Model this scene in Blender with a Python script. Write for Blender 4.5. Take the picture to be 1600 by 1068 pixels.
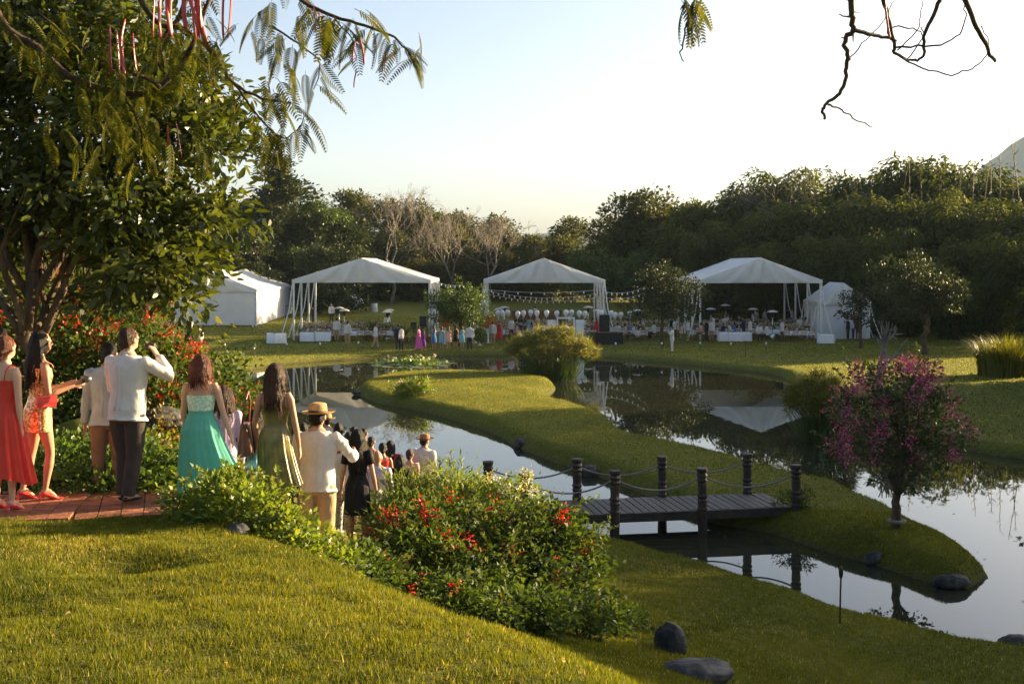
import bpy, bmesh, math, random
import numpy as np
from mathutils import Vector, Matrix, Euler

for o in list(bpy.data.objects):
    bpy.data.objects.remove(o)
scene = bpy.context.scene
C = scene.collection
R = math.radians
PI = math.pi

# ---------------------------------------------------------------- camera
F = 1800.0       # focal length in photo pixels (1600 wide)
HC = 5.8         # camera height above the far lawn
HY = 415.0       # horizon row
cam_d = bpy.data.cameras.new('camera')
cam = bpy.data.objects.new('camera', cam_d)
C.objects.link(cam)
cam.location = (0, 0, HC)
cam.rotation_euler = (R(90), 0, 0)
cam_d.sensor_width = 36
cam_d.lens = 36 * F / 1600
cam_d.shift_y = -(534 - HY) / 1600
cam_d.clip_start = 0.05
cam_d.clip_end = 20000
scene.camera = cam

# ---------------------------------------------------------------- sky, sun, exposure
SUN_AZ, SUN_EL = R(63), R(13.5)      # azimuth clockwise from +Y (view direction)
world = bpy.data.worlds.new('World')
scene.world = world
world.use_nodes = True
nt = world.node_tree
bg = nt.nodes['Background']
sky = nt.nodes.new('ShaderNodeTexSky')
sky.sky_type = 'NISHITA'
sky.sun_disc = False
sky.sun_elevation = SUN_EL
sky.sun_rotation = SUN_AZ
sky.altitude = 900
sky.air_density = 0.8
sky.dust_density = 7.0
sky.ozone_density = 1.0
nt.links.new(sky.outputs[0], bg.inputs[0])
bg.inputs[1].default_value = 0.062
sun_d = bpy.data.lights.new('sun', 'SUN')
sun_d.energy = 5.0
sun_d.angle = R(0.5)
sun_d.color = (1.0, 0.75, 0.42)
sun = bpy.data.objects.new('sun', sun_d)
C.objects.link(sun)
sun.location = (60, 30, 40)
sv = Vector((math.sin(SUN_AZ) * math.cos(SUN_EL), math.cos(SUN_AZ) * math.cos(SUN_EL), math.sin(SUN_EL)))
sun.rotation_euler = sv.to_track_quat('Z', 'Y').to_euler()
vs = scene.view_settings
vs.view_transform = 'Standard'
vs.look = 'None'
vs.exposure = 2.3
vs.gamma = 1.0
vs.use_curve_mapping = False

# ---------------------------------------------------------------- helpers
def P(px, py, D):
    return Vector(((px - 800) / F * D, D, HC - (py - HY) / F * D))
def GP(px, py, z=0.0):
    D = F * (HC - z) / (py - HY)
    return ((px - 800) / F * D, D)

def mesh_np(name, V, polys, smooth=False, tint=None):
    V = np.asarray(V, np.float32).reshape(-1, 3)
    me = bpy.data.meshes.new(name)
    me.vertices.add(len(V))
    me.vertices.foreach_set('co', V.ravel())
    polys = [np.asarray(p, np.int32) for p in polys if len(p)]
    nl = sum(p.size for p in polys)
    npol = sum(len(p) for p in polys)
    me.loops.add(nl)
    me.polygons.add(npol)
    me.loops.foreach_set('vertex_index', np.concatenate([p.ravel() for p in polys]))
    starts = []
    s = 0
    for p in polys:
        starts.append(s + np.arange(len(p)) * p.shape[1])
        s += p.size
    me.polygons.foreach_set('loop_start', np.concatenate(starts).astype(np.int32))
    if smooth:
        me.polygons.foreach_set('use_smooth', np.ones(npol, bool))
    if tint is not None:
        a = me.attributes.new('tint', 'FLOAT', 'FACE')
        a.data.foreach_set('value', np.asarray(tint, np.float32))
    me.update(calc_edges=True)
    return me

def obj(name, me, mat=None, parent=None, loc=None, rz=0, kind=None):
    o = bpy.data.objects.new(name, me)
    C.objects.link(o)
    if mat is not None:
        for m in (mat if isinstance(mat, (list, tuple)) else [mat]):
            me.materials.append(m)
    if parent is not None:
        o.parent = parent
    if loc is not None:
        o.location = loc
    o.rotation_euler.z = rz
    if kind:
        o['kind'] = kind
    return o

def tag(o, label, cat, group=None, kind=None):
    o['label'] = label
    o['category'] = cat
    if group: o['group'] = group
    if kind: o['kind'] = kind
    return o

def thing(name, label, cat, loc=(0, 0, 0), rz=0, group=None):
    o = bpy.data.objects.new(name, None)
    C.objects.link(o)
    o.empty_display_size = 0.1
    o.location = loc
    o.rotation_euler = (0, 0, rz)
    return tag(o, label, cat, group)

CHILD = {}
def kids(o):
    if o.name not in CHILD:
        CHILD[o.name] = list(o.children)
    return CHILD[o.name]
def copy_tree(o, parent=None):
    c = o.copy()
    C.objects.link(c)
    c.parent = parent
    for ch in kids(o):
        copy_tree(ch, c)
    return c

def place_copy(root, loc, rz=0, sc=(1, 1, 1), label=None, group=None, first=None):
    """first: set that remembers prototypes already placed"""
    if first is not None and root.name not in first:
        first.add(root.name)
        o = root
    else:
        o = copy_tree(root)
    o.location = loc
    o.rotation_euler = (0, 0, rz)
    o.scale = sc if isinstance(sc, (tuple, list)) else (sc, sc, sc)
    if label: o['label'] = label
    if group: o['group'] = group
    return o
FIRST = set()

class MB:
    """collects shapes into one mesh"""
    def __init__(s): s.v = []; s.f = []
    def add(s, V, Fs):
        o = len(s.v)
        s.v += [tuple(v) for v in V]
        s.f += [[i + o for i in f] for f in Fs]
    def box(s, c, size, rz=0, taper=1.0):
        x, y, z = size[0] / 2, size[1] / 2, size[2] / 2
        V = []
        for k, sz in ((1, -z), (taper, z)):
            for sx, sy in ((-1, -1), (1, -1), (1, 1), (-1, 1)):
                a, b = sx * x * k, sy * y * k
                V.append((c[0] + a * math.cos(rz) - b * math.sin(rz), c[1] + a * math.sin(rz) + b * math.cos(rz), c[2] + sz))
        s.add(V, [(3, 2, 1, 0), (4, 5, 6, 7), (0, 1, 5, 4), (1, 2, 6, 5), (2, 3, 7, 6), (3, 0, 4, 7)])
    def tube(s, pts, rad, n=8, cap=True, side=None):
        """rad: float, list of float or list of (a, b); side: axis for 'a'"""
        pts = [Vector(p) for p in pts]
        m = len(pts)
        if not isinstance(rad, (list, tuple)): rad = [rad] * m
        V = []
        prev = Vector(side) if side is not None else None
        for i, p in enumerate(pts):
            t = (pts[min(i + 1, m - 1)] - pts[max(i - 1, 0)])
            if t.length < 1e-9: t = Vector((0, 0, 1))
            t.normalize()
            if prev is None:
                prev = Vector((1, 0, 0)) if abs(t.x) < .8 else Vector((0, 1, 0))
            u = prev - t * prev.dot(t)
            if u.length < 1e-5: u = t.orthogonal()
            u.normalize()
            w = t.cross(u)
            prev = u
            r = rad[i]
            a, b = r if isinstance(r, (tuple, list)) else (r, r)
            for k in range(n):
                th = 2 * PI * k / n
                V.append(p + u * (a * math.cos(th)) + w * (b * math.sin(th)))
        Fs = []
        for i in range(m - 1):
            for k in range(n):
                k2 = (k + 1) % n
                Fs.append((i * n + k, i * n + k2, (i + 1) * n + k2, (i + 1) * n + k))
        if cap:
            Fs.append(tuple(range(n - 1, -1, -1)))
            Fs.append(tuple(range((m - 1) * n, m * n)))
        s.add(V, Fs)
    def lathe(s, prof, c=(0, 0, 0), n=16, cap=True):
        V = []
        for r, z in prof:
            for k in range(n):
                th = 2 * PI * k / n
                V.append((c[0] + r * math.cos(th), c[1] + r * math.sin(th), c[2] + z))
        Fs = []
        for i in range(len(prof) - 1):
            for k in range(n):
                k2 = (k + 1) % n
                Fs.append((i * n + k, i * n + k2, (i + 1) * n + k2, (i + 1) * n + k))
        if cap:
            Fs.append(tuple(range(n - 1, -1, -1)))
            Fs.append(tuple(range((len(prof) - 1) * n, len(prof) * n)))
        s.add(V, Fs)
    def ball(s, c, r, n=12, m=8):
        r = r if isinstance(r, (tuple, list)) else (r, r, r)
        V = [(c[0], c[1], c[2] - r[2])]
        for i in range(1, m):
            ph = PI * i / m - PI / 2
            for k in range(n):
                th = 2 * PI * k / n
                V.append((c[0] + r[0] * math.cos(ph) * math.cos(th), c[1] + r[1] * math.cos(ph) * math.sin(th), c[2] + r[2] * math.sin(ph)))
        V.append((c[0], c[1], c[2] + r[2]))
        Fs = []
        for k in range(n):
            Fs.append((0, 1 + (k + 1) % n, 1 + k))
            Fs.append((len(V) - 1, 1 + (m - 2) * n + k, 1 + (m - 2) * n + (k + 1) % n))
        for i in range(m - 2):
            for k in range(n):
                k2 = (k + 1) % n
                Fs.append((1 + i * n + k, 1 + i * n + k2, 1 + (i + 1) * n + k2, 1 + (i + 1) * n + k))
        s.add(V, Fs)
    def mesh(s, name, smooth=False):
        me = bpy.data.meshes.new(name)
        me.from_pydata(s.v, [], s.f)
        if smooth:
            me.polygons.foreach_set('use_smooth', np.ones(len(me.polygons), bool))
        me.update()
        return me
    def build(s, name, mat, parent=None, smooth=False, **k):
        return obj(name, s.mesh(name, smooth), mat, parent, **k)

# ---------------------------------------------------------------- materials
def srgb(r, g, b):
    f = lambda c: (c / 255 / 12.92) if c <= 10 else ((c / 255 + .055) / 1.055) ** 2.4
    return (f(r), f(g), f(b), 1)

def mat_new(name):
    m = bpy.data.materials.new(name)
    m.use_nodes = True
    return m, m.node_tree, m.node_tree.nodes, m.node_tree.links

def mat_noise(name, c1, c2, scale=5, rough=.8, bump=0, bscale=None, spec=.3, detail=4, c3=None, transl=0, coords='Object', stretch=None, metallic=0):
    """two or three colours mixed by noise, optional bump and translucency"""
    m, t, N, L = mat_new(name)
    b = N['Principled BSDF']
    tc = N.new('ShaderNodeTexCoord')
    src = tc.outputs[coords]
    if stretch:
        mp = N.new('ShaderNodeMapping'); mp.inputs['Scale'].default_value = stretch
        L.new(src, mp.inputs[0]); src = mp.outputs[0]
    n = N.new('ShaderNodeTexNoise')
    n.inputs['Scale'].default_value = scale
    n.inputs['Detail'].default_value = detail
    L.new(src, n.inputs['Vector'])
    r = N.new('ShaderNodeValToRGB')
    e = r.color_ramp.elements
    e[0].position, e[0].color = .32, (*c1[:3], 1)
    e[1].position, e[1].color = .68, (*c2[:3], 1)
    if c3:
        x = e.new(.5); x.color = (*c3[:3], 1)
    L.new(n.outputs['Fac'], r.inputs[0])
    L.new(r.outputs[0], b.inputs['Base Color'])
    b.inputs['Roughness'].default_value = rough
    b.inputs['Specular IOR Level'].default_value = spec
    b.inputs['Metallic'].default_value = metallic
    if bump:
        n2 = N.new('ShaderNodeTexNoise')
        n2.inputs['Scale'].default_value = bscale or scale * 4
        n2.inputs['Detail'].default_value = 5
        L.new(src, n2.inputs['Vector'])
        bp = N.new('ShaderNodeBump')
        bp.inputs['Strength'].default_value = bump
        bp.inputs['Distance'].default_value = .02
        L.new(n2.outputs['Fac'], bp.inputs['Height'])
        L.new(bp.outputs[0], b.inputs['Normal'])
    if transl:
        tr = N.new('ShaderNodeBsdfTranslucent')
        L.new(r.outputs[0], tr.inputs['Color'])
        mx = N.new('ShaderNodeMixShader'); mx.inputs[0].default_value = transl
        L.new(b.outputs[0], mx.inputs[1]); L.new(tr.outputs[0], mx.inputs[2])
        L.new(mx.outputs[0], N['Material Output'].inputs[0])
    return m

def mat_leaf(name, c1, c2, c3=None, transl=.35, rough=.45, spec=.4, tcol=1.25):
    """leaf colours chosen per leaf by the 'tint' attribute"""
    m, t, N, L = mat_new(name)
    b = N['Principled BSDF']
    a = N.new('ShaderNodeAttribute'); a.attribute_name = 'tint'
    r = N.new('ShaderNodeValToRGB')
    e = r.color_ramp.elements
    e[0].position, e[0].color = 0, (*c1[:3], 1)
    e[1].position, e[1].color = (.85 if c3 else 1), (*c2[:3], 1)
    if c3:
        x = e.new(1.0); x.color = (*c3[:3], 1)
    L.new(a.outputs['Fac'], r.inputs[0])
    L.new(r.outputs[0], b.inputs['Base Color'])
    b.inputs['Roughness'].default_value = rough
    b.inputs['Specular IOR Level'].default_value = spec
    tr = N.new('ShaderNodeBsdfTranslucent')
    ml = N.new('ShaderNodeMix'); ml.data_type = 'RGBA'; ml.blend_type = 'MULTIPLY'
    ml.inputs[0].default_value = 1
    L.new(r.outputs[0], ml.inputs[6])
    ml.inputs[7].default_value = (tcol * 1.25, tcol * 1.15, tcol * .5, 1)
    L.new(ml.outputs[2], tr.inputs['Color'])
    mx = N.new('ShaderNodeMixShader'); mx.inputs[0].default_value = transl
    L.new(b.outputs[0], mx.inputs[1]); L.new(tr.outputs[0], mx.inputs[2])
    L.new(mx.outputs[0], N['Material Output'].inputs[0])
    return m
# ================================================================ terrain
ZW = -0.4
def unproj(lst, z):
    return [GP(x, y, z) for x, y in lst]
def catmull(pts, n=6):
    pts = np.asarray(pts, float)
    m = len(pts)
    out = []
    for i in range(m):
        p0, p1, p2, p3 = pts[i - 1], pts[i], pts[(i + 1) % m], pts[(i + 2) % m]
        for k in range(n):
            t = k / n
            out.append(.5 * ((2 * p1) + (-p0 + p2) * t + (2 * p0 - 5 * p1 + 4 * p2 - p3) * t * t + (-p0 + 3 * p1 - 3 * p2 + p3) * t ** 3))
    return np.array(out)

lake = (unproj([(385, 578), (430, 571), (500, 565), (570, 561), (650, 558), (775, 556), (935, 558), (1000, 563), (1090, 572), (1180, 582), (1225, 590)], ZW)
        + unproj([(1252, 615), (1275, 660), (1300, 688), (1400, 694), (1500, 702), (1600, 717)], ZW)
        + [(20, 36.5), (27, 35), (33, 29), (31, 20), (22, 14.5), (13, 15.2)]
        + unproj([(1600, 1045), (1500, 1027), (1400, 1003), (1300, 971), (1200, 937), (1100, 907), (1000, 879), (945, 858), (905, 838)], ZW)
        + [(0.9, 27.6), (-1.2, 28.6), (-3.5, 30.5), (-6.5, 34.5), (-9.5, 40), (-12, 47), (-15, 55), (-17.5, 62), (-18, 66.5)])
isl = (unproj([(553, 612), (589, 629), (664, 644), (763, 674), (808, 698), (859, 719), (930, 742), (1000, 770), (1060, 795), (1120, 818), (1199, 831), (1274, 856), (1365, 882), (1430, 903), (1475, 916), (1510, 917), (1542, 902)], ZW)
       + unproj([(1553, 884), (1517, 845), (1461, 818), (1408, 792), (1330, 757), (1255, 738), (1180, 718), (1100, 698), (1040, 686), (990, 675), (966, 660), (950, 645), (910, 631), (865, 620), (846, 613), (858, 606), (868, 596), (856, 588), (820, 585), (760, 580), (700, 578), (625, 581), (580, 589), (557, 600)], -0.05))
lake = catmull(lake)
isl = catmull(isl)

def poly_dist(x, y, poly):
    d = np.full(x.shape, 1e9)
    n = len(poly)
    for i in range(n):
        ax, ay = poly[i]; bx, by = poly[(i + 1) % n]
        ex, ey = bx - ax, by - ay
        l2 = ex * ex + ey * ey + 1e-12
        t = np.clip(((x - ax) * ex + (y - ay) * ey) / l2, 0, 1)
        d = np.minimum(d, (x - ax - t * ex) ** 2 + (y - ay - t * ey) ** 2)
    return np.sqrt(d)
def poly_in(x, y, poly):
    c = np.zeros(x.shape, bool)
    n = len(poly)
    for i in range(n):
        ax, ay = poly[i]; bx, by = poly[(i + 1) % n]
        if ay == by: continue
        c ^= ((ay > y) != (by > y)) & (x < (bx - ax) * (y - ay) / (by - ay) + ax)
    return c
GX0, GY0, GS, GNX, GNY = -26.0, 9.0, .14, 480, 550
_gx, _gy = np.meshgrid(GX0 + GS * np.arange(GNX), GY0 + GS * np.arange(GNY))
_dL, _dI = poly_dist(_gx, _gy, lake), poly_dist(_gx, _gy, isl)
SL = np.where(poly_in(_gx, _gy, lake), -_dL, _dL)      # > 0 outside the lake
SI = np.where(poly_in(_gx, _gy, isl), _dI, -_dI)       # > 0 on the island
def grid_at(G, x, y):
    u = np.clip((x - GX0) / GS, 0, GNX - 1.001); v = np.clip((y - GY0) / GS, 0, GNY - 1.001)
    i = u.astype(int); j = v.astype(int); a = u - i; b = v - j
    return (G[j, i] * (1 - a) + G[j, i + 1] * a) * (1 - b) + (G[j + 1, i] * (1 - a) + G[j + 1, i + 1] * a) * b
def shore(x, y):
    l, s = grid_at(SL, x, y), grid_at(SI, x, y)
    return np.maximum(l, s), s > 0

def smin(a, b, k):
    h = np.clip(.5 + .5 * (b - a) / k, 0, 1)
    return b + (a - b) * h - k * h * (1 - h)

def wob(x, y, s, seed=0):
    return (np.sin(x * s * 1.3 + seed + 1.7 * np.sin(y * s * .7 + seed)) + np.sin(y * s * 1.1 + 2.1 * seed + 1.3 * np.sin(x * s * .9)) ) * .5

E_E = [-50, 3.0, 3.46, 4.04, 4.4, 5.0, 5.8, 7.7, 9.3, 10.8, 12.0, 14, 17, 24, 400]
E_Z = [25., 4.35, 4.02, 3.66, 3.40, 2.92, 2.43, 1.82, 1.30, .88, .58, .34, .15, .0, 0]
def height(x, y):
    x = np.asarray(x, float); y = np.asarray(y, float)
    e = .80 * x + .60 * y
    plat = 4.33 - .085 * np.clip(y, -5, 40)
    plat = np.where(y > 40, plat * np.clip(1 - (y - 40) / 30, 0, 1), plat)
    # the knoll ends left of the pond
    plat = plat * (1 - np.clip((-x - 14) / 25, 0, 1) ** 2 * .8)
    ramp = np.interp(e, E_E, E_Z)
    h = smin(plat, ramp, .25)
    near = np.clip((14 - y) / 6, 0, 1)
    h = h + near * (.035 * wob(x, y, 1.9, 1) + .02 * wob(x, y, 4.3, 4))
    h = h - .16 * np.exp(-(((x + 2.75) / .55) ** 2 + ((y - 8.6) / .45) ** 2))
    h = h + .8 * np.exp(-(((x + 5.3) / .95) ** 2 + ((y - 14.3) / .8) ** 2))
    h = h + .05 * wob(x, y, .35, 2) * np.clip((y - 12) / 10, 0, 1)
    far = np.clip(y - 96, 0, 400)
    h = h + np.where(far < 80, .03 * far, 2.4 + (far - 80) * .01)
    h = h + .012 * np.clip(x - 34, 0, 60) + .0 * x
    d, iI = shore(x, y)
    h = np.where(iI, .06 + .10 * np.clip(d / 4, 0, 1) + .03 * wob(x, y, .8, 3), h)
    w = np.maximum(.85, 2.0 * (h - ZW)) * (1 + .18 * wob(x, y, 2.2, 6) * (d < 2))
    w = np.maximum(w, .5)
    q = np.clip(d / w, 0, 1)
    land = ZW + (h - ZW) * (1 - (1 - q) ** 3)
    water = ZW - np.clip(-d * .8, 0, 1.1)
    return np.where(d > 0, land, water)
def gz(x, y):
    return float(height(np.array([x]), np.array([y]))[0])

# polar sheet: fine where things are seen large, reaching the horizon
ang = np.concatenate([np.linspace(-180, -46, 24, endpoint=False), np.linspace(-46, -26, 20, endpoint=False), np.linspace(-26, 26, 360, endpoint=False), np.linspace(26, 46, 20, endpoint=False), np.linspace(46, 180, 25)])
rad = np.concatenate([[.3, .8, 1.4, 2.0], np.geomspace(2.4, 130, 430), np.geomspace(132, 4500, 50)])
A, RR = np.meshgrid(np.radians(ang), rad)
X, Y = RR * np.sin(A), RR * np.cos(A)
Z = height(X.ravel(), Y.ravel()).reshape(X.shape)
nr, na = X.shape
idx = np.arange(nr * na).reshape(nr, na)
quads = np.stack([idx[:-1, :-1], idx[1:, :-1], idx[1:, 1:], idx[:-1, 1:]], -1).reshape(-1, 4)[:, ::-1]
me = mesh_np('ground', np.stack([X, Y, Z], -1), [quads], smooth=True)

def mat_lawn():
    m, t, N, L = mat_new('lawn')
    b = N['Principled BSDF']
    g = N.new('ShaderNodeNewGeometry')
    def noise(sc, det=4, rough=.6):
        n = N.new('ShaderNodeTexNoise'); n.inputs['Scale'].default_value = sc
        n.inputs['Detail'].default_value = det; n.inputs['Roughness'].default_value = rough
        L.new(g.outputs['Position'], n.inputs['Vector'])
        return n.outputs['Fac']
    def ramp(f, *st):
        r = N.new('ShaderNodeValToRGB')
        e = r.color_ramp.elements
        while len(e) < len(st): e.new(.5)
        for x, (p, c) in zip(e, st):
            x.position = p; x.color = (*c, 1)
        L.new(f, r.inputs[0]); return r.outputs[0]
    def mix(f, a, bb, mode='MIX'):
        x = N.new('ShaderNodeMix'); x.data_type = 'RGBA'; x.blend_type = mode
        if isinstance(f, float): x.inputs[0].default_value = f
        else: L.new(f, x.inputs[0])
        L.new(a, x.inputs[6]); L.new(bb, x.inputs[7]); return x.outputs[2]
    big = ramp(noise(.35, 5), (.3, (.05, .07, .009)), (.55, (.085, .095, .011)), (.75, (.12, .115, .018)))
    fine = ramp(noise(9, 6, .75), (.3, (.03, .045, .006)), (.6, (.09, .10, .012)), (.8, (.15, .13, .03)))
    grain = ramp(noise(60, 3, .8), (.25, (.3, .3, .3)), (.7, (1.25, 1.25, 1.2)))
    col = mix(.5, big, fine)
    col = mix(1.0, col, grain, 'MULTIPLY')
    # bare wet earth at the water line
    sp = N.new('ShaderNodeSeparateXYZ'); L.new(g.outputs['Position'], sp.inputs[0])
    ad = N.new('ShaderNodeMath'); ad.operation = 'MULTIPLY_ADD'
    L.new(noise(3.0, 4), ad.inputs[0]); ad.inputs[1].default_value = -.14; L.new(sp.outputs['Z'], ad.inputs[2])
    mr = N.new('ShaderNodeMapRange'); mr.inputs[1].default_value = ZW - .06; mr.inputs[2].default_value = ZW + .09
    L.new(ad.outputs[0], mr.inputs[0])
    earth = ramp(noise(12), (.3, (.018, .014, .008)), (.7, (.05, .04, .022)))
    col = mix(mr.outputs[0], earth, col)
    L.new(col, b.inputs['Base Color'])
    b.inputs['Roughness'].default_value = .9
    b.inputs['Specular IOR Level'].default_value = .12
    b.inputs['Sheen Weight'].default_value = .25
    b.inputs['Sheen Roughness'].default_value = .5
    b.inputs['Sheen Tint'].default_value = (.8, .75, .15, 1)
    bp = N.new('ShaderNodeBump'); bp.inputs['Strength'].default_value = .9; bp.inputs['Distance'].default_value = .05
    L.new(noise(28, 6, .8), bp.inputs['Height'])
    bp2 = N.new('ShaderNodeBump'); bp2.inputs['Strength'].default_value = .6; bp2.inputs['Distance'].default_value = .18
    L.new(noise(4.5, 4, .6), bp2.inputs['Height']); L.new(bp.outputs[0], bp2.inputs['Normal'])
    L.new(bp2.outputs[0], b.inputs['Normal'])
    return m
M = {}
M['lawn'] = mat_lawn()
ground = obj('ground', me, M['lawn'], kind='structure')

def mat_water():
    m, t, N, L = mat_new('pond_water')
    b = N['Principled BSDF']
    b.inputs['Base Color'].default_value = (.022, .024, .014, 1)
    b.inputs['Roughness'].default_value = .015
    b.inputs['IOR'].default_value = 1.42
    b.inputs['Specular IOR Level'].default_value = .5
    g = N.new('ShaderNodeNewGeometry')
    mp = N.new('ShaderNodeMapping'); mp.inputs['Scale'].default_value = (1, .55, 1)
    L.new(g.outputs['Position'], mp.inputs[0])
    n = N.new('ShaderNodeTexNoise'); n.inputs['Scale'].default_value = 1.6; n.inputs['Detail'].default_value = 3
    L.new(mp.outputs[0], n.inputs['Vector'])
    n2 = N.new('ShaderNodeTexNoise'); n2.inputs['Scale'].default_value = .12; n2.inputs['Detail'].default_value = 2
    L.new(g.outputs['Position'], n2.inputs['Vector'])
    mr = N.new('ShaderNodeMapRange'); mr.inputs[1].default_value = .45; mr.inputs[2].default_value = .7
    mr.inputs[3].default_value = .006; mr.inputs[4].default_value = .035
    L.new(n2.outputs['Fac'], mr.inputs[0])
    bp = N.new('ShaderNodeBump'); bp.inputs['Distance'].default_value = .04
    L.new(mr.outputs[0], bp.inputs['Strength'])
    L.new(n.outputs['Fac'], bp.inputs['Height']); L.new(bp.outputs[0], b.inputs['Normal'])
    return m
M['water'] = mat_water()
wv = [(-30, 10, ZW), (45, 10, ZW), (45, 85, ZW), (-30, 85, ZW)]
wb = MB(); wb.add(wv, [(0, 1, 2, 3)])
wb.build('pond_water', M['water'], kind='structure')

# far mountain and hills
def ridge(name, prof, D, depth, mat):
    """a hill with its own volume: crest profile in (x, z) at distance D, falling away in front and behind"""
    xs = np.array([p[0] for p in prof]); zs = np.array([p[1] for p in prof])
    X = np.linspace(xs[0], xs[-1], 90)
    crest = np.interp(X, xs, zs)
    rows = []
    rs = np.linspace(-1, 1, 31)
    for r in rs:
        k = 1 - abs(r) ** 1.3
        rows.append(np.stack([X, np.full_like(X, D + r * depth), crest * k * (1 + .07 * np.sin(X * .03 + r * 9) + .05 * np.sin(X * .011 - r * 5)) - 3 + crest * .02 * np.sin(X * .05 + r * 23) * np.sin(X * .021 + r * 37)], -1))
    V = np.stack(rows)
    ii = np.arange(31 * 90).reshape(31, 90)
    q = np.stack([ii[:-1, :-1], ii[:-1, 1:], ii[1:, 1:], ii[1:, :-1]], -1).reshape(-1, 4)
    return obj(name, mesh_np(name, V, [q], smooth=True), mat, kind='structure')
M['mountain'] = mat_noise('mountain_scrub', (.05, .075, .04), (.13, .13, .08), scale=.02, rough=1, bump=.6, bscale=.06)
ridge('mountain', [(600, 0), (820, 60), (980, 130), (1150, 215), (1300, 305), (1500, 385), (2000, 395), (2600, 360), (3100, 200), (3500, 0)], 2900, 1100, M['mountain'])
ridge('hill', [(-500, 0), (-200, 40), (0, 62), (160, 76), (330, 72), (480, 60), (620, 85), (800, 70), (1100, 50), (1400, 0)], 2300, 500, M['mountain'])
# ================================================================ foliage tools
def nrm(a):
    return a / (np.linalg.norm(a, axis=-1, keepdims=True) + 1e-9)

def leaf_arrays(c, ax, no, ln, wd, hexa=False, curl=.15):
    """leaves at c (N,3), along ax, facing no; returns V, polys"""
    n = len(c)
    ax = nrm(ax); si = nrm(np.cross(no, ax)); no = np.cross(ax, si)
    ln = np.broadcast_to(ln, (n,))[:, None]; wd = np.broadcast_to(wd, (n,))[:, None]
    if hexa:
        t = [(0, 0, 0), (.3, .5, .06), (.7, .38, .0), (1, 0, -curl), (.7, -.38, .0), (.3, -.5, .06)]
    else:
        t = [(0, 0, 0), (.45, .5, .07), (1, 0, -curl), (.45, -.5, .07)]
    V = np.stack([c + ax * ln * a + si * wd * b + no * ln * h for a, b, h in t], 1)
    k = len(t)
    idx = np.arange(n * k).reshape(n, k)
    return V.reshape(-1, 3), idx

def sample_blobs(rng, blobs, n, shell=.5):
    """clump centres in the outer part of ellipsoids (cx,cy,cz,rx,ry,rz)"""
    B = np.array(blobs, float)
    vol = (B[:, 3] * B[:, 4] * B[:, 5]) ** .75
    k = rng.choice(len(B), n, p=vol / vol.sum())
    d = nrm(rng.normal(size=(n, 3)))
    r = shell + (1 - shell) * rng.rand(n) ** .7
    return B[k, :3] + d * r[:, None] * B[k, 3:6], d

def foliage(rng, blobs, n_clump, per, clump_r, ln, wd, shell=.5, droop=.0, up=.6, hexa=False, flat=.7, axis_up=.1):
    cc, out = sample_blobs(rng, blobs, n_clump, shell)
    ct = rng.rand(n_clump)
    cr = clump_r * (.6 + .8 * rng.rand(n_clump))
    i = np.repeat(np.arange(n_clump), per)
    n = len(i)
    off = rng.normal(size=(n, 3)) * np.array([1, 1, flat]) * .55
    c = cc[i] + off * cr[i][:, None]
    ax = nrm(nrm(off) + out[i] * .7 + rng.normal(size=(n, 3)) * .5 + np.array([0, 0, axis_up - droop]))
    no = nrm(rng.normal(size=(n, 3)) * .6 + np.array([0, 0, up]) + out[i] * .5)
    s = .65 + .7 * rng.rand(n)
    V, F = leaf_arrays(c, ax, no, ln * s, wd * s, hexa)
    tint = np.clip(.35 * ct[i] + .65 * rng.rand(n), 0, 1)
    return V, F, tint, cc

def limb_mesh(paths, n=7):
    mb = MB()
    for pts, r0, r1 in paths:
        m = len(pts)
        mb.tube(pts, [r0 + (r1 - r0) * (i / (m - 1)) for i in range(m)], n)
    return mb

def curve(a, b, rng, m=6, sag=.0, wob_=.08, lift=.0):
    a = np.array(a, float); b = np.array(b, float)
    L = np.linalg.norm(b - a)
    out = []
    w = rng.normal(size=(m + 1, 3)) * L * wob_
    for k in range(m + 1):
        t = k / m
        p = a + (b - a) * t + w[k] * math.sin(PI * t) + np.array([0, 0, lift * L * math.sin(PI * t)])
        out.append(p)
    return out

def tree_paths(rng, base, fork, r, cc, n_main=5, n_sub=4, stems=1):
    """trunk from base to fork, limbs to a few clump centres, twigs on to others"""
    paths = []
    base = np.array(base, float); fork = np.array(fork, float)
    tr = curve(base, fork, rng, 7, wob_=.035)
    flare = [np.array(base) - [0, 0, .15]] + tr
    paths.append((flare, r * 1.25, r * .7))
    pick = cc[rng.choice(len(cc), min(n_main, len(cc)), replace=False)]
    for p in pick:
        s = tr[rng.randint(4, 8)]
        e = s + (p - s) * .8
        lp = curve(s, e, rng, 6, wob_=.06, lift=.08)
        paths.append((lp, r * .5, r * .14))
        d = np.linalg.norm(cc - p, axis=1)
        for q in cc[np.argsort(d)[1:1 + n_sub * 3:3]]:
            s2 = lp[rng.randint(2, 6)]
            paths.append((curve(s2, q, rng, 5, wob_=.07), r * .17, r * .04))
    return paths

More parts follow.
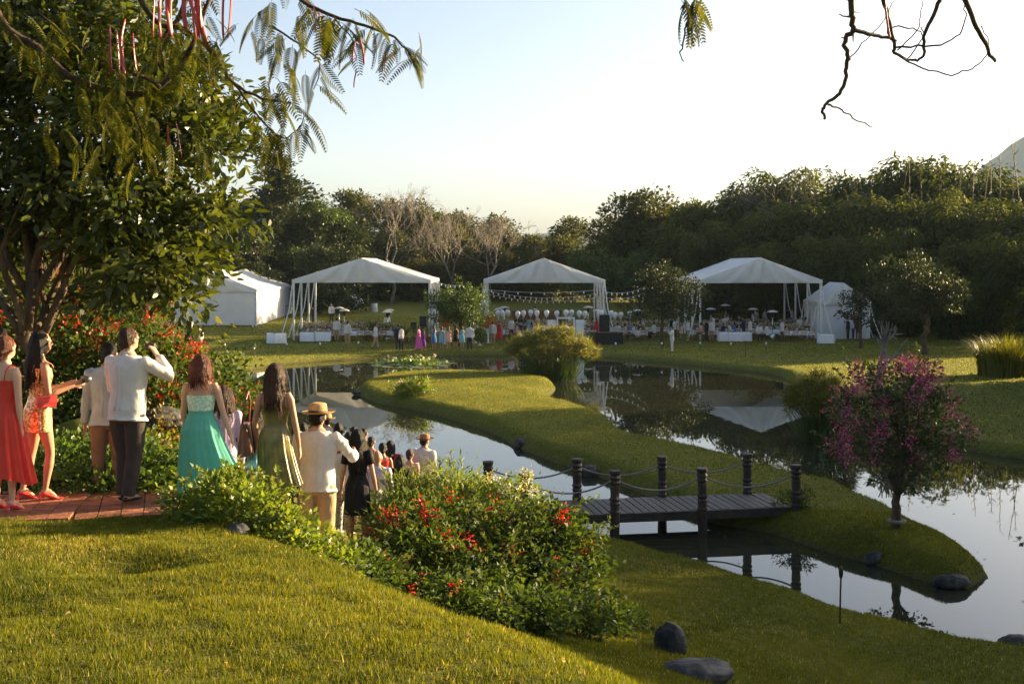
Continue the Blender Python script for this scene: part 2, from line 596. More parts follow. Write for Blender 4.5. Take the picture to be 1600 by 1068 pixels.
def shoots_arrays(rng, blobs, n, ln, wd, L):
    """long stray shoots: thin stems arching out of the crown with leaves along them"""
    st, d = sample_blobs(rng, blobs, n * 3, .9)
    k = np.argsort(-(d[:, 2] + .5 * rng.rand(len(d))))[:n]
    st, d = st[k], nrm(d[k] + [0, 0, .5] + rng.normal(size=(n, 3)) * .25)
    paths, c, ax = [], [], []
    for s0, dd in zip(st, d):
        l = L * (.5 + rng.rand())
        bend = np.array([rng.normal() * .15, rng.normal() * .15, -.35]) * l
        q = lambda t: s0 + dd * l * t + bend * t * t
        paths.append(([q(t) for t in np.linspace(-.3, 1, 5)], .006, .002))
        m = int(l / ln * 2.6) + 4
        for i in range(m):
            t = (i + .5) / m
            c.append(q(t)); ax.append(dd * .7 + nrm(rng.normal(size=3)) * .9)
    c = np.array(c); ax = np.array(ax)
    s = .6 + .6 * rng.rand(len(c))
    V, Fq = leaf_arrays(c, ax, rng.normal(size=c.shape) * .6 + [0, 0, 1], ln * s, wd * s)
    return paths, V, Fq

def make_tree(name, label, cat, seed, base, fork, blobs, r, n_clump, per, clump_r, ln, wd, leafm, barkm, group=None, n_main=6, n_sub=4, flowers=None, crown='crown', shoots=None, **kw):
    rng = np.random.RandomState(seed)
    root = thing(name, label, cat, base, group=group)
    b = np.array(base)
    V, Fc, ti, cc = foliage(rng, blobs, n_clump, per, clump_r, ln, wd, **kw)
    tp_ = tree_paths(rng, b, fork, r, cc, n_main, n_sub)
    if shoots:
        sp, V2, F2 = shoots_arrays(rng, blobs, shoots[0], ln, wd, shoots[1])
        obj('shoots', limb_mesh(sp, 3).mesh('shoots', True), barkm, root, kind='stuff').location = -Vector(base)
        if F2.shape[1] == Fc.shape[1]:
            Fc = np.concatenate([Fc, F2 + len(V)]); V = np.concatenate([V, V2]); ti = np.concatenate([ti, .4 + .6 * rng.rand(len(F2))])
    obj('trunk', limb_mesh(tp_).mesh('trunk', True), barkm, root).location = -Vector(base)
    o = obj(crown, mesh_np(crown, V - b, [Fc], tint=ti), leafm, root)
    o['kind'] = 'stuff'
    if flowers:
        fm, nf, fper, fr, fl, zmin = flowers
        fc, out = sample_blobs(rng, blobs, nf * 3, .97)
        fc = fc[np.argsort(-(fc[:, 2] + rng.rand(len(fc)) * zmin))][:nf]
        i = np.repeat(np.arange(len(fc)), fper)
        off = rng.normal(size=(len(i), 3)) * fr * .5
        V, Fc = leaf_arrays(fc[i] + off, nrm(off) + rng.normal(size=off.shape) * .4, rng.normal(size=off.shape) + [0, -.3, .5], fl * (.6 + .8 * rng.rand(len(i))), fl * .9)
        o = obj('flowers', mesh_np('flowers', V - b, [Fc], tint=rng.rand(len(i))), fm, root)
        o['kind'] = 'stuff'
    return root

def B(px, py, D, rx, ry=None, rz=None):
    p = P(px, py, D)
    return (p.x, p.y, p.z, rx, ry or rx, rz or rx * .8)

M['leaf_gloss'] = mat_leaf('leaf_glossy', (.020, .035, .006), (.075, .095, .014), (.15, .14, .025), transl=.4, rough=.35, spec=.4)
M['leaf_boug'] = mat_leaf('leaf_bougainvillea', (.02, .045, .008), (.075, .115, .02), (.15, .15, .04), transl=.35, rough=.6, spec=.18)
M['leaf_lime'] = mat_leaf('leaf_lime', (.06, .11, .012), (.16, .21, .025), (.24, .25, .05), transl=.45)
M['leaf_cover'] = mat_leaf('leaf_ground_cover', (.035, .08, .012), (.10, .17, .022), (.17, .2, .04), transl=.35)
M['leaf_amber'] = mat_leaf('leaf_amber', (.10, .09, .015), (.30, .20, .03), (.42, .28, .06), transl=.35)
M['leaf_olive'] = mat_leaf('leaf_olive', (.03, .04, .010), (.085, .09, .022), (.12, .11, .035), transl=.3, rough=.6, spec=.2)
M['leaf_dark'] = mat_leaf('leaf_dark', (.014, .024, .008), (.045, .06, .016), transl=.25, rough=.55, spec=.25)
M['leaf_mid'] = mat_leaf('leaf_mid_green', (.025, .055, .010), (.08, .12, .018), transl=.3, rough=.5, spec=.3)
M['leaf_bamboo'] = mat_leaf('leaf_bamboo', (.028, .045, .008), (.085, .10, .016), (.13, .13, .025), transl=.4, rough=.6, spec=.15)
M['leaf_feather'] = mat_leaf('leaf_feathery', (.035, .05, .007), (.09, .09, .012), (.14, .11, .02), transl=.4, spec=.1, rough=.7)
M['leaf_papyrus'] = mat_leaf('leaf_papyrus', (.045, .06, .008), (.15, .15, .018), (.22, .19, .03), transl=.45)
M['leaf_pink'] = mat_leaf('leaf_purple_tree', (.018, .035, .008), (.06, .085, .02), transl=.3)
M['bract_red'] = mat_leaf('bract_red', (.50, .012, .012), (.75, .05, .02), (.8, .12, .03), transl=.4, tcol=.8)
M['bract_purple'] = mat_leaf('bract_purple', (.30, .02, .20), (.62, .10, .32), (.75, .2, .3), transl=.4, tcol=.7)
M['bract_white'] = mat_leaf('bract_white', (.55, .45, .3), (.75, .68, .5), transl=.4, tcol=.7)
M['bark'] = mat_noise('bark', (.035, .024, .015), (.11, .08, .05), scale=9, rough=.95, bump=.9, stretch=(1, 1, .25))
M['bark_pale'] = mat_noise('bark_pale', (.11, .095, .08), (.25, .215, .175), scale=4, rough=.9, bump=.5)
M['bark_twig'] = mat_noise('bark_twig', (.03, .02, .014), (.075, .05, .03), scale=30, rough=.9, bump=.5)
M['rock'] = mat_noise('rock', (.012, .013, .015), (.09, .088, .085), scale=5, rough=.8, bump=1.0, bscale=14, c3=(.035, .035, .037))

# ---------------------------------------------------------------- grass blades on the near knoll and bank
def grass_blades(name, label, n, xr, yr, keep, h, w, seed, mat, lean=.5):
    rng = np.random.RandomState(seed)
    x = rng.uniform(xr[0], xr[1], n); y = yr[0] + (yr[1] - yr[0]) * rng.rand(n) ** 1.0
    k = (abs(x) < y * .47 + .8) & keep(x, y)
    x, y = x[k], y[k]
    z = height(x, y)
    d, _ = shore(x, y)
    k = d > .06
    x, y, z = x[k], y[k], z[k]
    n = len(x)
    # patchiness
    pat = .8 + .25 * wob(x, y, 5.3, 3) * wob(x, y, 2.1, 8) + .25 * wob(x, y, 13, 4)
    hh = h * pat * (.5 + .9 * rng.rand(n))
    th = rng.rand(n) * 2 * PI
    ln = rng.rand(n) * lean + .1
    base = np.stack([x, y, z - .004], -1)
    side = np.stack([np.cos(th), np.sin(th), np.zeros(n)], -1) * (w * (.6 + .8 * rng.rand(n)))[:, None]
    th2 = rng.rand(n) * 2 * PI
    tip = base + np.stack([np.cos(th2) * ln * hh, np.sin(th2) * ln * hh, hh], -1)
    V = np.stack([base - side, base + side, tip], 1).reshape(-1, 3)
    idx = np.arange(3 * n).reshape(n, 3)
    cl = wob(x, y, 11, 2) * .5 + wob(x + 3, y, 23, 7) * .5
    tint = np.clip(.5 + .2 * wob(x, y, 1.4, 5) + .22 * cl + .45 * (rng.rand(n) - .5), 0, 1)
    worn = np.clip(wob(x + 2, y, .9, 9) * wob(x, y + 1, 2.3, 1) * 1.8 - .35, 0, 1)
    tint = np.where(rng.rand(n) < .03 + .22 * worn, 1, tint * .93)
    o = obj(name, mesh_np(name, V, [idx], tint=tint), mat)
    return tag(o, label, 'grass', kind='stuff')
M['blade'] = mat_leaf('grass_blade', (.035, .06, .006), (.18, .185, .013), (.42, .33, .10), transl=.45, rough=.55, spec=.15, tcol=1.0)
grass_blades('lawn_grass', 'short golden green lawn grass covering the near knoll', 570000, (-6.2, 5), (3.9, 13), lambda x, y: (.8 * x + .6 * y < 8.7), .042, .0034, 1, M['blade'])
grass_blades('bank_grass', 'shaded mown grass on the sloping bank of the pond', 270000, (-1, 10), (11, 27), lambda x, y: (.8 * x + .6 * y > 8.6), .055, .006, 2, M['blade'])
grass_blades('island_grass', 'mown grass covering the long island in the pond', 340000, (-14, 12), (21, 63), lambda x, y: shore(x, y)[1], .07, .010, 3, M['blade'])

grass_blades('far_lawn_grass', 'mown sunlit grass of the far lawn around the tents', 300000, (-42, 44), (36, 118), lambda x, y: ~shore(x, y)[1] & ((y > 60) | (x > 8)), .10, .022, 4, M['blade'])

# ---------------------------------------------------------------- big glossy tree on the left
D0 = 13.2
blobs = [B(60, 110, 14, 1.5, 1.6, 1.0), B(200, 190, 13.2, 1.05, 1.2, .6), B(120, 290, 13.2, 1.1, 1.2, .6), B(290, 130, 13.6, .75, .9, .45),
         B(310, 235, 13.2, .62, .8, .3), B(215, 350, 13, .95, 1, .45), B(325, 338, 13.2, .55, .6, .22), B(395, 345, 13.4, .26, .4, .13), B(240, 425, 12.8, .62, .7, .35),
         B(285, 470, 12.7, .3, .35, .22), B(180, 455, 13.2, .5, .5, .3), B(255, 400, 13.2, .6, .5, .3), B(50, 330, 14, 1.1, 1.3, .6), B(-120, 220, 13.8, 1.5, 1.6, 1.3), B(20, 10, 14.4, 1.5, 1.5, 1), B(190, 50, 14, 1.0, 1.2, .6),
         B(345, 190, 13.5, .38, .5, .18), B(-60, 420, 14, .8, .9, .5), B(150, 420, 14.3, .6, .7, .35), B(330, 300, 13.3, .5, .5, .2)]
bx, by = (35 - 800) / F * D0, D0
make_tree('broadleaf_tree', 'large tree with glossy dark leaves rising over the red bougainvillea', 'tree', 11, (bx, by, gz(bx, by)), P(50, 425, D0), blobs,   .10, 760, 40, .30, .135, .055, M['leaf_gloss'], M['bark'], n_main=16, n_sub=6, hexa=True, shell=.25, droop=.35, flat=.5)
# ---------------------------------------------------------------- flame tree whose limbs hang over the camera
rng = np.random.RandomState(5)
fx, fy = -5.2, 1.6
ft = thing('flame_tree', 'flame tree with feathery fronds and red pods reaching over the knoll', 'tree', (fx, fy, gz(fx, fy)))
fo = Vector(ft.location)
tp = [(fx, fy, fo.z - .2), (fx + .1, fy + .1, fo.z + 1.2), (fx + .35, fy + .4, fo.z + 2.6), (fx + .6, fy + .8, fo.z + 3.6)]
obj('trunk', limb_mesh([(tp, .3, .2)], 10).mesh('trunk', True), M['bark'], ft).location = -fo
FD = 7.0
def PL(l, D, dd=0):
    if len(l) > 2:                       # smooth the polyline and let it wander a little
        q = np.array([l[0]] + list(l) + [l[-1]], float); out = []
        for i in range(1, len(q) - 2):
            for t in (0, .25, .5, .75):
                out.append(.5 * ((2 * q[i]) + (q[i + 1] - q[i - 1]) * t + (2 * q[i - 1] - 5 * q[i] + 4 * q[i + 1] - q[i + 2]) * t * t + (3 * q[i] - q[i - 1] - 3 * q[i + 1] + q[i + 2]) * t ** 3) + rng.normal(size=2) * 1.3 * (t > 0))
        l = out + [q[-1]]
    n = len(l)
    return [P(x, y, D + dd * k / max(1, n - 1)) for k, (x, y) in enumerate(l)]
top = Vector(tp[-1])
branches = [  # pixel polyline, distance, radii
    ([(-60, -120), (0, 30), (60, 75), (110, 120), (190, 145), (250, 135), (300, 70), (330, -10)], 7.0, .03, .012),
    ([(330, -120), (285, 15), (255, 60), (250, 105), (280, 130)], 7.2, .02, .007),
    ([(180, -80), (240, 30), (290, 45), (340, 90), (365, 130), (410, 155), (455, 160)], 7.1, .02, .006),
    ([(420, -60), (470, 0), (520, 25), (570, 40), (610, 55), (628, 72), (648, 95)], 7.0, .014, .004),
    ([(365, 130), (420, 200), (450, 215), (473, 190), (478, 175)], 7.1, .007, .003),
    ([(250, 135), (200, 110), (150, 90), (60, 20)], 6.9, .012, .006),
    ([(420, 40), (470, 70), (500, 100), (490, 140)], 7.2, .008, .003),
    ([(190, 145), (215, 190), (225, 240)], 6.9, .01, .004),
    ([(520, 25), (550, 60), (556, 95)], 7, .005, .003),
]
mb = limb_mesh([([top, top + Vector((.5, 1.6, 1.2)), P(-60, -120, 7.0)], .15, .05), ([top, top + Vector((1.2, 1.8, 1.9)), P(330, -120, 7.2)], .13, .03),
                ([top + Vector((1.2, 1.8, 1.9)), P(180, -80, 7.1)], .06, .025), ([P(330, -120, 7.2), P(420, -60, 7.0)], .03, .014),
                ([top, top + Vector((2.5, 1.4, 3.0)), top + Vector((5.2, 2.6, 3.6)), P(1190, -420, 6.3)], .14, .05),
                ([P(1190, -420, 6.3), P(1320, -160, 6), P(1329, 0, 6)], .05, .022), ([P(1190, -420, 6.3), P(1420, -200, 6), P(1470, 0, 6)], .04, .016), ([P(1190, -420, 6.3), P(1460, -240, 6), P(1508, 0, 6)], .04, .018),
                ([P(1320, -160, 6), P(1380, 0, 6)], .02, .012), ([P(1190, -420, 6.3), P(1110, -120, 6.2), P(1085, 0, 6.2)], .03, .008)], 7)
obj('limb', mb.mesh('limb', True), M['bark'], ft).location = -fo
sc = 2.225
def T(l): return [(1000 + x / sc, y / sc) for x, y in l]
twigs = [(T([(733, 0), (735, 55), (741, 105), (716, 132), (720, 190), (718, 235), (708, 300), (680, 338), (650, 358), (634, 385), (640, 415)]), 6, .016, .008),
         (T([(655, 365), (690, 375), (740, 412), (808, 441)]), 6, .006, .003), (T([(740, 105), (795, 120), (840, 130), (890, 142)]), 6, .012, .008),
         (T([(845, 0), (868, 80), (885, 150), (885, 185), (930, 212)]), 6, .011, .008), (T([(1045, 0), (1010, 75), (985, 130), (990, 180), (965, 212), (930, 212)]), 6, .012, .006),
         (T([(1130, 0), (1160, 75), (1195, 140), (1212, 182), (1235, 213)]), 6, .014, .009), (T([(885, 182), (950, 222), (1060, 258), (1140, 246), (1190, 212), (1210, 180)]), 6.0, .005, .003),
         (T([(892, 165), (990, 162), (1060, 150), (1112, 120), (1130, 70), (1130, 10)]), 6.05, .006, .003), (T([(890, 142), (860, 100), (950, 98), (985, 128)]), 6.02, .005, .003),
         (T([(895, 175), (960, 110), (975, 60), (985, 0)]), 6.1, .004, .002), (T([(730, 210), (770, 150), (830, 95), (890, 0)]), 6.1, .004, .002), (T([(930, 205), (985, 130), (980, 95)]), 6.1, .004, .003),
         (T([(741, 105), (722, 128), (700, 132)]), 6, .007, .003), (T([(735, 60), (715, 58), (692, 50)]), 6, .006, .003), (T([(735, 40), (765, 45)]), 6, .005, .002), (T([(741, 105), (741, 145)]), 6, .006, .003),
         (T([(1185, 90), (1212, 140), (1212, 165)]), 6, .003, .002), (T([(190, 0), (165, 80), (148, 160), (140, 190), (152, 215)]), 6.2, .006, .003), (T([(148, 160), (140, 155)]), 6.2, .004, .002)]
for l, D, r0, r1 in branches + twigs:
    m_ = limb_mesh([(PL(l, D, .15), r0, r1)], 6)
    obj('branch', m_.mesh('branch', True), M['bark_twig'], ft).location = -fo
# one bipinnate frond, shared by every copy
def frond_mesh():
    c, ax, no, ln = [], [], [], []
    n = 15
    ribs = MB()
    pts = [(0, .3 * k / n, -.10 * (k / n) ** 2) for k in range(n + 1)]
    ribs.tube(pts, [.0026 - .0016 * k / n for k in range(n + 1)], 4)
    for k in range(2, n + 1):
        for s in (-1, 1):
            L = .062 * math.sin(PI * (.2 + .72 * k / n)) + .012
            d = np.array([s * .85, .55, -.22])
            c.append(np.array(pts[k])); ax.append(d); no.append((.15 * s, 0, 1)); ln.append(L)
    V, Fq = leaf_arrays(np.array(c), np.array(ax), np.array(no), np.array(ln), .0145, hexa=True)
    rf = np.array([f for f in ribs.f if len(f) == 4])
    nv = len(ribs.v)
    return mesh_np('frond', np.concatenate([np.array(ribs.v), V]), [rf, Fq + nv], tint=np.random.RandomState(3).rand(len(rf) + len(Fq)))
fm = frond_mesh(); fm.materials.append(M['leaf_feather'])
def frond_at(p, rz, tilt, s):
    o = bpy.data.objects.new('frond', fm); C.objects.link(o); o.parent = ft
    o.location = Vector(p) - fo
    o.rotation_euler = Euler((tilt, rng.normal() * .3, rz)); o.scale = (s, s, s)
spots = []
for l, D, r0, r1 in branches:
    pp = PL(l, D, .15)
    for a, b in zip(pp[:-1], pp[1:]):
        L = (b - a).length
        for k in range(max(1, int(L / .075))):
            spots.append(a.lerp(b, rng.rand()))
dens = [(140, 200, 70, 60, 24), (190, 190, 40, 50, 18), (110, 60, 90, 40, 22), (340, 60, 90, 40, 22), (430, 130, 45, 45, 16), (540, 50, 70, 40, 16), (450, 70, 50, 50, 14), (640, 90, 22, 20, 9), (420, 215, 25, 10, 8), (290, 230, 60, 30, 10), (230, 130, 80, 50, 20)]
for cx, cy, sx, sy, n in dens:
    for k in range(n):
        spots.append(P(cx + rng.normal() * sx * .6, cy + rng.normal() * sy * .5 - 15, 7.0 + rng.normal() * .25))
rng.shuffle(spots)
for p in spots[:285]:
    frond_at(p, rng.rand() * 2 * PI, -R(20) - rng.rand() * R(55), .5 + .4 * rng.rand())
for k in range(9):
    frond_at(P(1055 + rng.rand() * 50, -12 + rng.rand() * 14, 6.2), rng.rand() * 6.28, -R(60), .8)
# long curved pods
M['pod'] = mat_noise('seed_pod', (.22, .014, .012), (.45, .05, .03), scale=9, rough=.35, spec=.5)
pod = MB()
pp = [(.03 * math.sin(t * 2.2), 0, -.36 * t) for t in np.linspace(0, 1, 10)]
pod.tube(pp, [(.004, .003)] + [(.015, .005)] * 8 + [(.003, .002)], 8)
pm = pod.mesh('pod', True); pm.materials.append(M['pod'])
for (x, y, s) in [(172, 40, .8), (182, 45, .95), (196, 30, .55), (208, 52, .7), (190, 50, .8), (243, -30, 1), (253, -28, 1.1), (261, -20, .85), (268, -25, .9), (285, -30, 1), (298, -40, 1.1), (305, -25, 1.15), (312, -35, .9), (350, -18, .85), (362, -25, .9), (490, 10, .45), (500, 20, .5), (562, 60, .45), (275, 190, .6), (262, 195, .5), (555, 65, .35), (1381, -15, .75), (318, -45, .8), (290, -35, .9), (600, 85, .3), (557, 110, .3)]:
    o = bpy.data.objects.new('pod', pm); C.objects.link(o); o.parent = ft
    o.location = P(x, y, 6.9) - fo if x < 1000 else P(x, y, 6) - fo
    o.rotation_euler = (rng.normal() * .12, rng.normal() * .12, rng.rand() * 6.28); o.scale = (s, s, s)

# ---------------------------------------------------------------- bushes, beds and clumps near the path
def ground_blobs(l):
    """(px, D, height, rx, ry): blobs resting on the ground"""
    out = []
    for px, D, h, rx, ry in l:
        x = (px - 800) / F * D
        out.append((x, D, gz(x, D) + h * .45, rx, ry, h * .6))
    return out
def bush(name, label, cat, seed, blobs, n_clump, per, clump_r, ln, wd, leafm, flowers=None, group=None, **kw):
    c = np.array(blobs)[:, :3].mean(0)
    base = (c[0], c[1], gz(c[0], c[1]))
    kw.setdefault('shell', .45)
    return make_tree(name, label, cat, seed, base, (c[0], c[1], base[2] + (c[2] - base[2]) * .7), blobs, .035, n_clump, per, clump_r, ln, wd, leafm, M['bark'], group, n_main=12, n_sub=5, flowers=flowers, crown='foliage', **kw)
bush('bougainvillea_bush', 'tall red flowering bougainvillea behind the guests under the glossy tree', 'bush', 21,
     [B(50, 520, 16, 1.0), B(150, 510, 16.5, 1.0), B(110, 450, 17, .7), B(215, 570, 16.2, .85), B(90, 600, 15.6, .9), B(180, 640, 15.6, .8), B(-60, 560, 16, 1.2), B(40, 690, 15.6, .9), B(150, 700, 15.6, .8)], 430, 42, .26, .085, .05, M['leaf_boug'], (M['bract_red'], 60, 60, .15, .04, 1.2), shoots=(60, .5))
bush('bougainvillea_bush', 'red bougainvillea arching over the pond edge beside the teal dress', 'bush', 22,
     [B(290, 590, 16.4, .7, .7, .5), B(345, 615, 16.8, .55, .6, .4), B(330, 670, 16, .7), B(385, 640, 17, .35, .4, .25), B(265, 650, 15.5, .7), B(370, 690, 16, .5), B(300, 730, 15.5, .8), B(230, 720, 15, .6), B(380, 740, 15.5, .5)], 330, 42, .24, .08, .048, M['leaf_boug'], (M['bract_red'], 34, 55, .14, .038, 1.0), shoots=(60, .5))
bush('flowering_bush', 'dark red flowered bougainvillea spilling down the bank before the footbridge', 'bush', 23,
     [B(640, 840, 14.2, .5), B(710, 838, 14.5, .55), B(785, 850, 14.6, .58), B(855, 862, 14.8, .58), B(910, 890, 14.8, .42), B(660, 880, 13.4, .42), B(740, 890, 13.4, .5), B(820, 915, 13.8, .5), B(880, 930, 14.2, .42), B(600, 890, 12.8, .3), B(860, 815, 15, .3, .4, .26)], 420, 42, .22, .075, .046, M['leaf_boug'], (M['bract_red'], 42, 58, .115, .035, 1.1), shoots=(90, .45))
bush('lime_shrub', 'bright lime green shrub glowing in sunlight beside the black dress', 'bush', 24,
     [B(635, 790, 15.8, .42, .5, .36), B(690, 778, 16.0, .40, .5, .30), B(735, 785, 15.8, .35, .4, .28), B(615, 815, 15.2, .3), B(680, 815, 15.4, .4), B(716, 745, 16.2, .08, .08, .2)], 240, 38, .2, .10, .022, M['leaf_lime'], (M['bract_red'], 7, 18, .07, .03, .8), axis_up=.6, shoots=(60, .35))
bush('cream_bougainvillea', 'cream flowered bougainvillea sprig in front of the bridge posts', 'bush', 25,
     [B(790, 775, 15.8, .22, .25, .22), B(765, 765, 16, .14, .2, .16), B(830, 765, 15.6, .14, .2, .2)], 40, 26, .16, .06, .035, M['leaf_lime'], (M['bract_white'], 26, 22, .08, .03, .4))
cov = [(95, 12.9, .55, .7, .6), (180, 13.1, .6, .7, .6), (260, 12.9, .55, .6, .6), (130, 12.4, .35, .6, .4), (220, 12.5, .4, .6, .4), (300, 12.6, .45, .5, .5), (60, 13.2, .5, .6, .5), (350, 12.9, .45, .5, .5), (390, 13.2, .5, .5, .5)]
bush('ground_cover', 'low leafy green ground cover on the slope behind the path', 'ground cover', 26, ground_blobs(cov), 520, 36, .15, .06, .038, M['leaf_cover'])
cov = [(300, 10.9, .30, .3, .3), (350, 10.7, .42, .32, .3), (400, 10.6, .40, .32, .3), (450, 10.6, .38, .3, .3), (490, 10.7, .36, .28, .3), (525, 10.9, .34, .22, .25), (430, 11.3, .4, .3, .3), (360, 11.3, .45, .3, .3)]
bush('hedge_shrub', 'sunlit yellow green shrubs hiding the feet of the walking guests', 'bush', 27, ground_blobs(cov), 250, 34, .13, .06, .036, M['leaf_lime'], axis_up=.5, shoots=(50, .25))
bush('amber_shrub', 'small amber leaved shrub beside the dark boulder', 'bush', 28, ground_blobs([(250, 14.2, .8, .35, .3), (275, 14.0, .65, .35, .3), (235, 13.8, .5, .3, .3)]), 90, 30, .13, .06, .035, M['leaf_amber'])
cov = [(570, 11.8, .35, .35, .35), (620, 12.0, .35, .4, .35), (690, 12.0, .35, .4, .35), (760, 12.1, .35, .4, .35), (830, 12.6, .4, .4, .4), (900, 13.4, .35, .4, .4), (945, 14.4, .3, .35, .4), (560, 12.6, .4, .35, .4), (975, 15.3, .2, .25, .3)]
bush('ground_cover', 'dark ground cover with red blossoms along the brow of the knoll', 'ground cover', 29, ground_blobs(cov), 330, 36, .15, .065, .042, M['leaf_boug'], (M['bract_red'], 12, 20, .07, .03, .6))

def rock(name, label, loc, size, seed, rz=0):
    rng = np.random.RandomState(seed)
    bm = bmesh.new()
    bmesh.ops.create_icosphere(bm, subdivisions=4, radius=1)
    k = rng.normal(size=(14, 3)); k /= np.linalg.norm(k, axis=1)[:, None]
    h = .72 + .3 * rng.rand(14)
    ph = rng.rand(6) * 6
    for v in bm.verts:
        d = np.array(v.co)
        s = min(1.0, min(hh / max(.05, d @ kk) for hh, kk in zip(h, k)))
        s *= 1 + .035 * math.sin(d[0] * 9 + ph[0]) * math.sin(d[1] * 8 + ph[1]) + .025 * math.sin(d[2] * 17 + ph[2] + d[0] * 9)
        v.co = Vector(d * s * np.array(size))
    me = bpy.data.meshes.new(name); bm.to_mesh(me); bm.free()
    me.polygons.foreach_set('use_smooth', np.ones(len(me.polygons), bool))
    o = obj(name, me, M['rock'], loc=loc, rz=rz)
    return tag(o, label, 'rock')
def rock_at(px, D, size, seed, label, rz=0, sink=.25):
    x = (px - 800) / F * D
    return rock('boulder', label, (x, D, gz(x, D) + size[2] * sink), size, seed, rz)
def hit(px, py):
    for D in np.arange(3.5, 90, .05):
        x = (px - 800) / F * D
        if HC - (py - HY) / F * D < gz(x, D): return D
    return 60
rock_at(1048, hit(1048, 1016), (.20, .22, .25), 1, 'dark pointed boulder on the shaded bank below the bush', .6, .35)
rock_at(1088, hit(1088, 1058), (.42, .3, .16), 2, 'wide low dark boulder at the foot of the knoll', .2)
rock_at(1590, 17.4, (.3, .25, .14), 3, 'dark boulder at the water edge on the bank by the torch', .2)
rock('boulder', 'rounded grey boulder lying among plants behind the teal dress', P(255, 655, 14.4), (.28, .3, .16), 4)
rock_at(120, 12.5, (.22, .2, .22), 5, 'brown boulder in the ground cover beside the grey shirt', .3)
rock_at(372, 10.2, (.10, .1, .07), 6, 'small grey stone at the edge of the knoll under the shrubs')
rock_at(255, 12.9, (.3, .3, .3), 12, 'squat dark boulder half buried in the ground cover', .4)
for px, py, s, sd, lb in [(921, 735, (.26, .2, .24), 7, 'blue grey boulder set in the island bank beyond the bridge'), (815, 692, (.3, .25, .2), 8, 'low grey boulder in the island bank below the shadow edge'), (1366, 870, (.2, .15, .18), 9, 'grey boulder in the island bank below the purple tree'), (1488, 905, (.36, .22, .16), 10, 'long grey boulder under the tip of the island'), (556, 612, (.25, .25, .12), 11, 'flat stone at the far pointed end of the island')]:
    x, y = GP(px, py, -.25)
    rock('boulder', lb, (x, y, -.28), s, sd)
# ---------------------------------------------------------------- purple tree on the island
tx, ty = GP(1401, 822, .12)
zb = gz(tx, ty)
pt = make_tree('bougainvillea_tree', 'small tree of purple pink blossom on the tip of the island', 'tree', 31, (tx, ty, zb), (tx, ty, zb + .95),
     [B(1400, 600, ty, .75, .8, .5), B(1340, 640, ty, .62, .8, .5), B(1455, 650, ty, .6, .7, .55), B(1390, 690, ty, .95, .9, .6), B(1330, 700, ty, .55, .6, .35), B(1460, 710, ty, .6, .6, .4), B(1400, 750, ty, .6, .6, .35), B(1435, 590, ty, .4, .5, .4), B(1505, 685, ty, .25, .3, .2), B(1300, 725, ty, .25, .3, .2), B(1350, 590, ty, .3, .4, .3)],
     .10, 230, 26, .20, .095, .06, M['leaf_pink'], M['bark'], n_main=12, n_sub=4, flowers=(M['bract_purple'], 74, 50, .17, .05, 5.0), shell=.3, shoots=(36, .6))
mb = MB(); mb.lathe([(.17, 0), (.21, .02), (.21, .06), (.16, .08), (.12, .06)], (0, 0, .12), 20)
mb.build('tree_collar', M['bark_pale'], pt, True)

# ---------------------------------------------------------------- papyrus, reeds, lilies, island shrub
def papyrus(name, label, base, rx, ry, h, nst, seed, lean=(0, 0), sheath=0):
    rng = np.random.RandomState(seed)
    root = thing(name, label, 'papyrus', base)
    mb = MB(); c = []; ax = []
    for k in range(nst):
        a, r = rng.rand() * 2 * PI, math.sqrt(rng.rand())
        bx, by = math.cos(a) * r * rx * .45, math.sin(a) * r * ry * .45
        hh = h * (.62 + .38 * (1 - r * r)) * (.75 + .3 * rng.rand())
        t = np.array([math.cos(a) * r * rx + lean[0] * hh, math.sin(a) * r * ry + lean[1] * hh, hh])
        m_ = np.array([bx * 1.25 + lean[0] * .2, by * 1.25, hh * .6])
        mb.tube([(bx, by, -.3), tuple(m_), tuple(t)], [.014, .012, .007], 4, False)
        for q in range(34):
            c.append(t); d = nrm(rng.normal(size=3) + np.array([0, 0, .35])); ax.append(d)
    mb.build('stems', M['leaf_papyrus'], root, kind='stuff')
    c = np.array(c); ax = np.array(ax)
    ln = h * .16 * (.6 + .7 * rng.rand(len(c)))
    V, Fq = leaf_arrays(c, ax, rng.normal(size=c.shape), ln, h * .0075 + .006, curl=.35)
    o = obj('umbels', mesh_np('umbels', V, [Fq], tint=rng.rand(len(c))), M['leaf_papyrus'], root, kind='stuff')
    if sheath:
        n = sheath
        a = rng.rand(n) * 2 * PI; r = np.sqrt(rng.rand(n))
        c = np.stack([np.cos(a) * r * rx * .5, np.sin(a) * r * ry * .5, np.full(n, -.1)], -1)
        ax = nrm(np.stack([np.cos(a) * r * .5, np.sin(a) * r * .5, np.ones(n)], -1) + rng.normal(size=(n, 3)) * .12)
        V, Fq = leaf_arrays(c, ax, rng.normal(size=c.shape), h * .5 * (.5 + rng.rand(n)), .05, curl=.1)
        obj('blades', mesh_np('blades', V, [Fq], tint=rng.rand(n) * .6), M['leaf_mid'], root, kind='stuff')
    return root
x, y = GP(862, 595, ZW)
papyrus('papyrus_clump', 'large feathery papyrus clump between the island and the tents', (x, y, ZW), 2.5, 1.6, 2.75, 210, 41, sheath=500)
x, y = GP(1285, 690, ZW)
papyrus('papyrus_clump', 'dark papyrus clump leaning over the water behind the purple tree', (x, y, ZW), 1.25, 1.1, 2.3, 150, 42, lean=(-.12, 0), sheath=200)

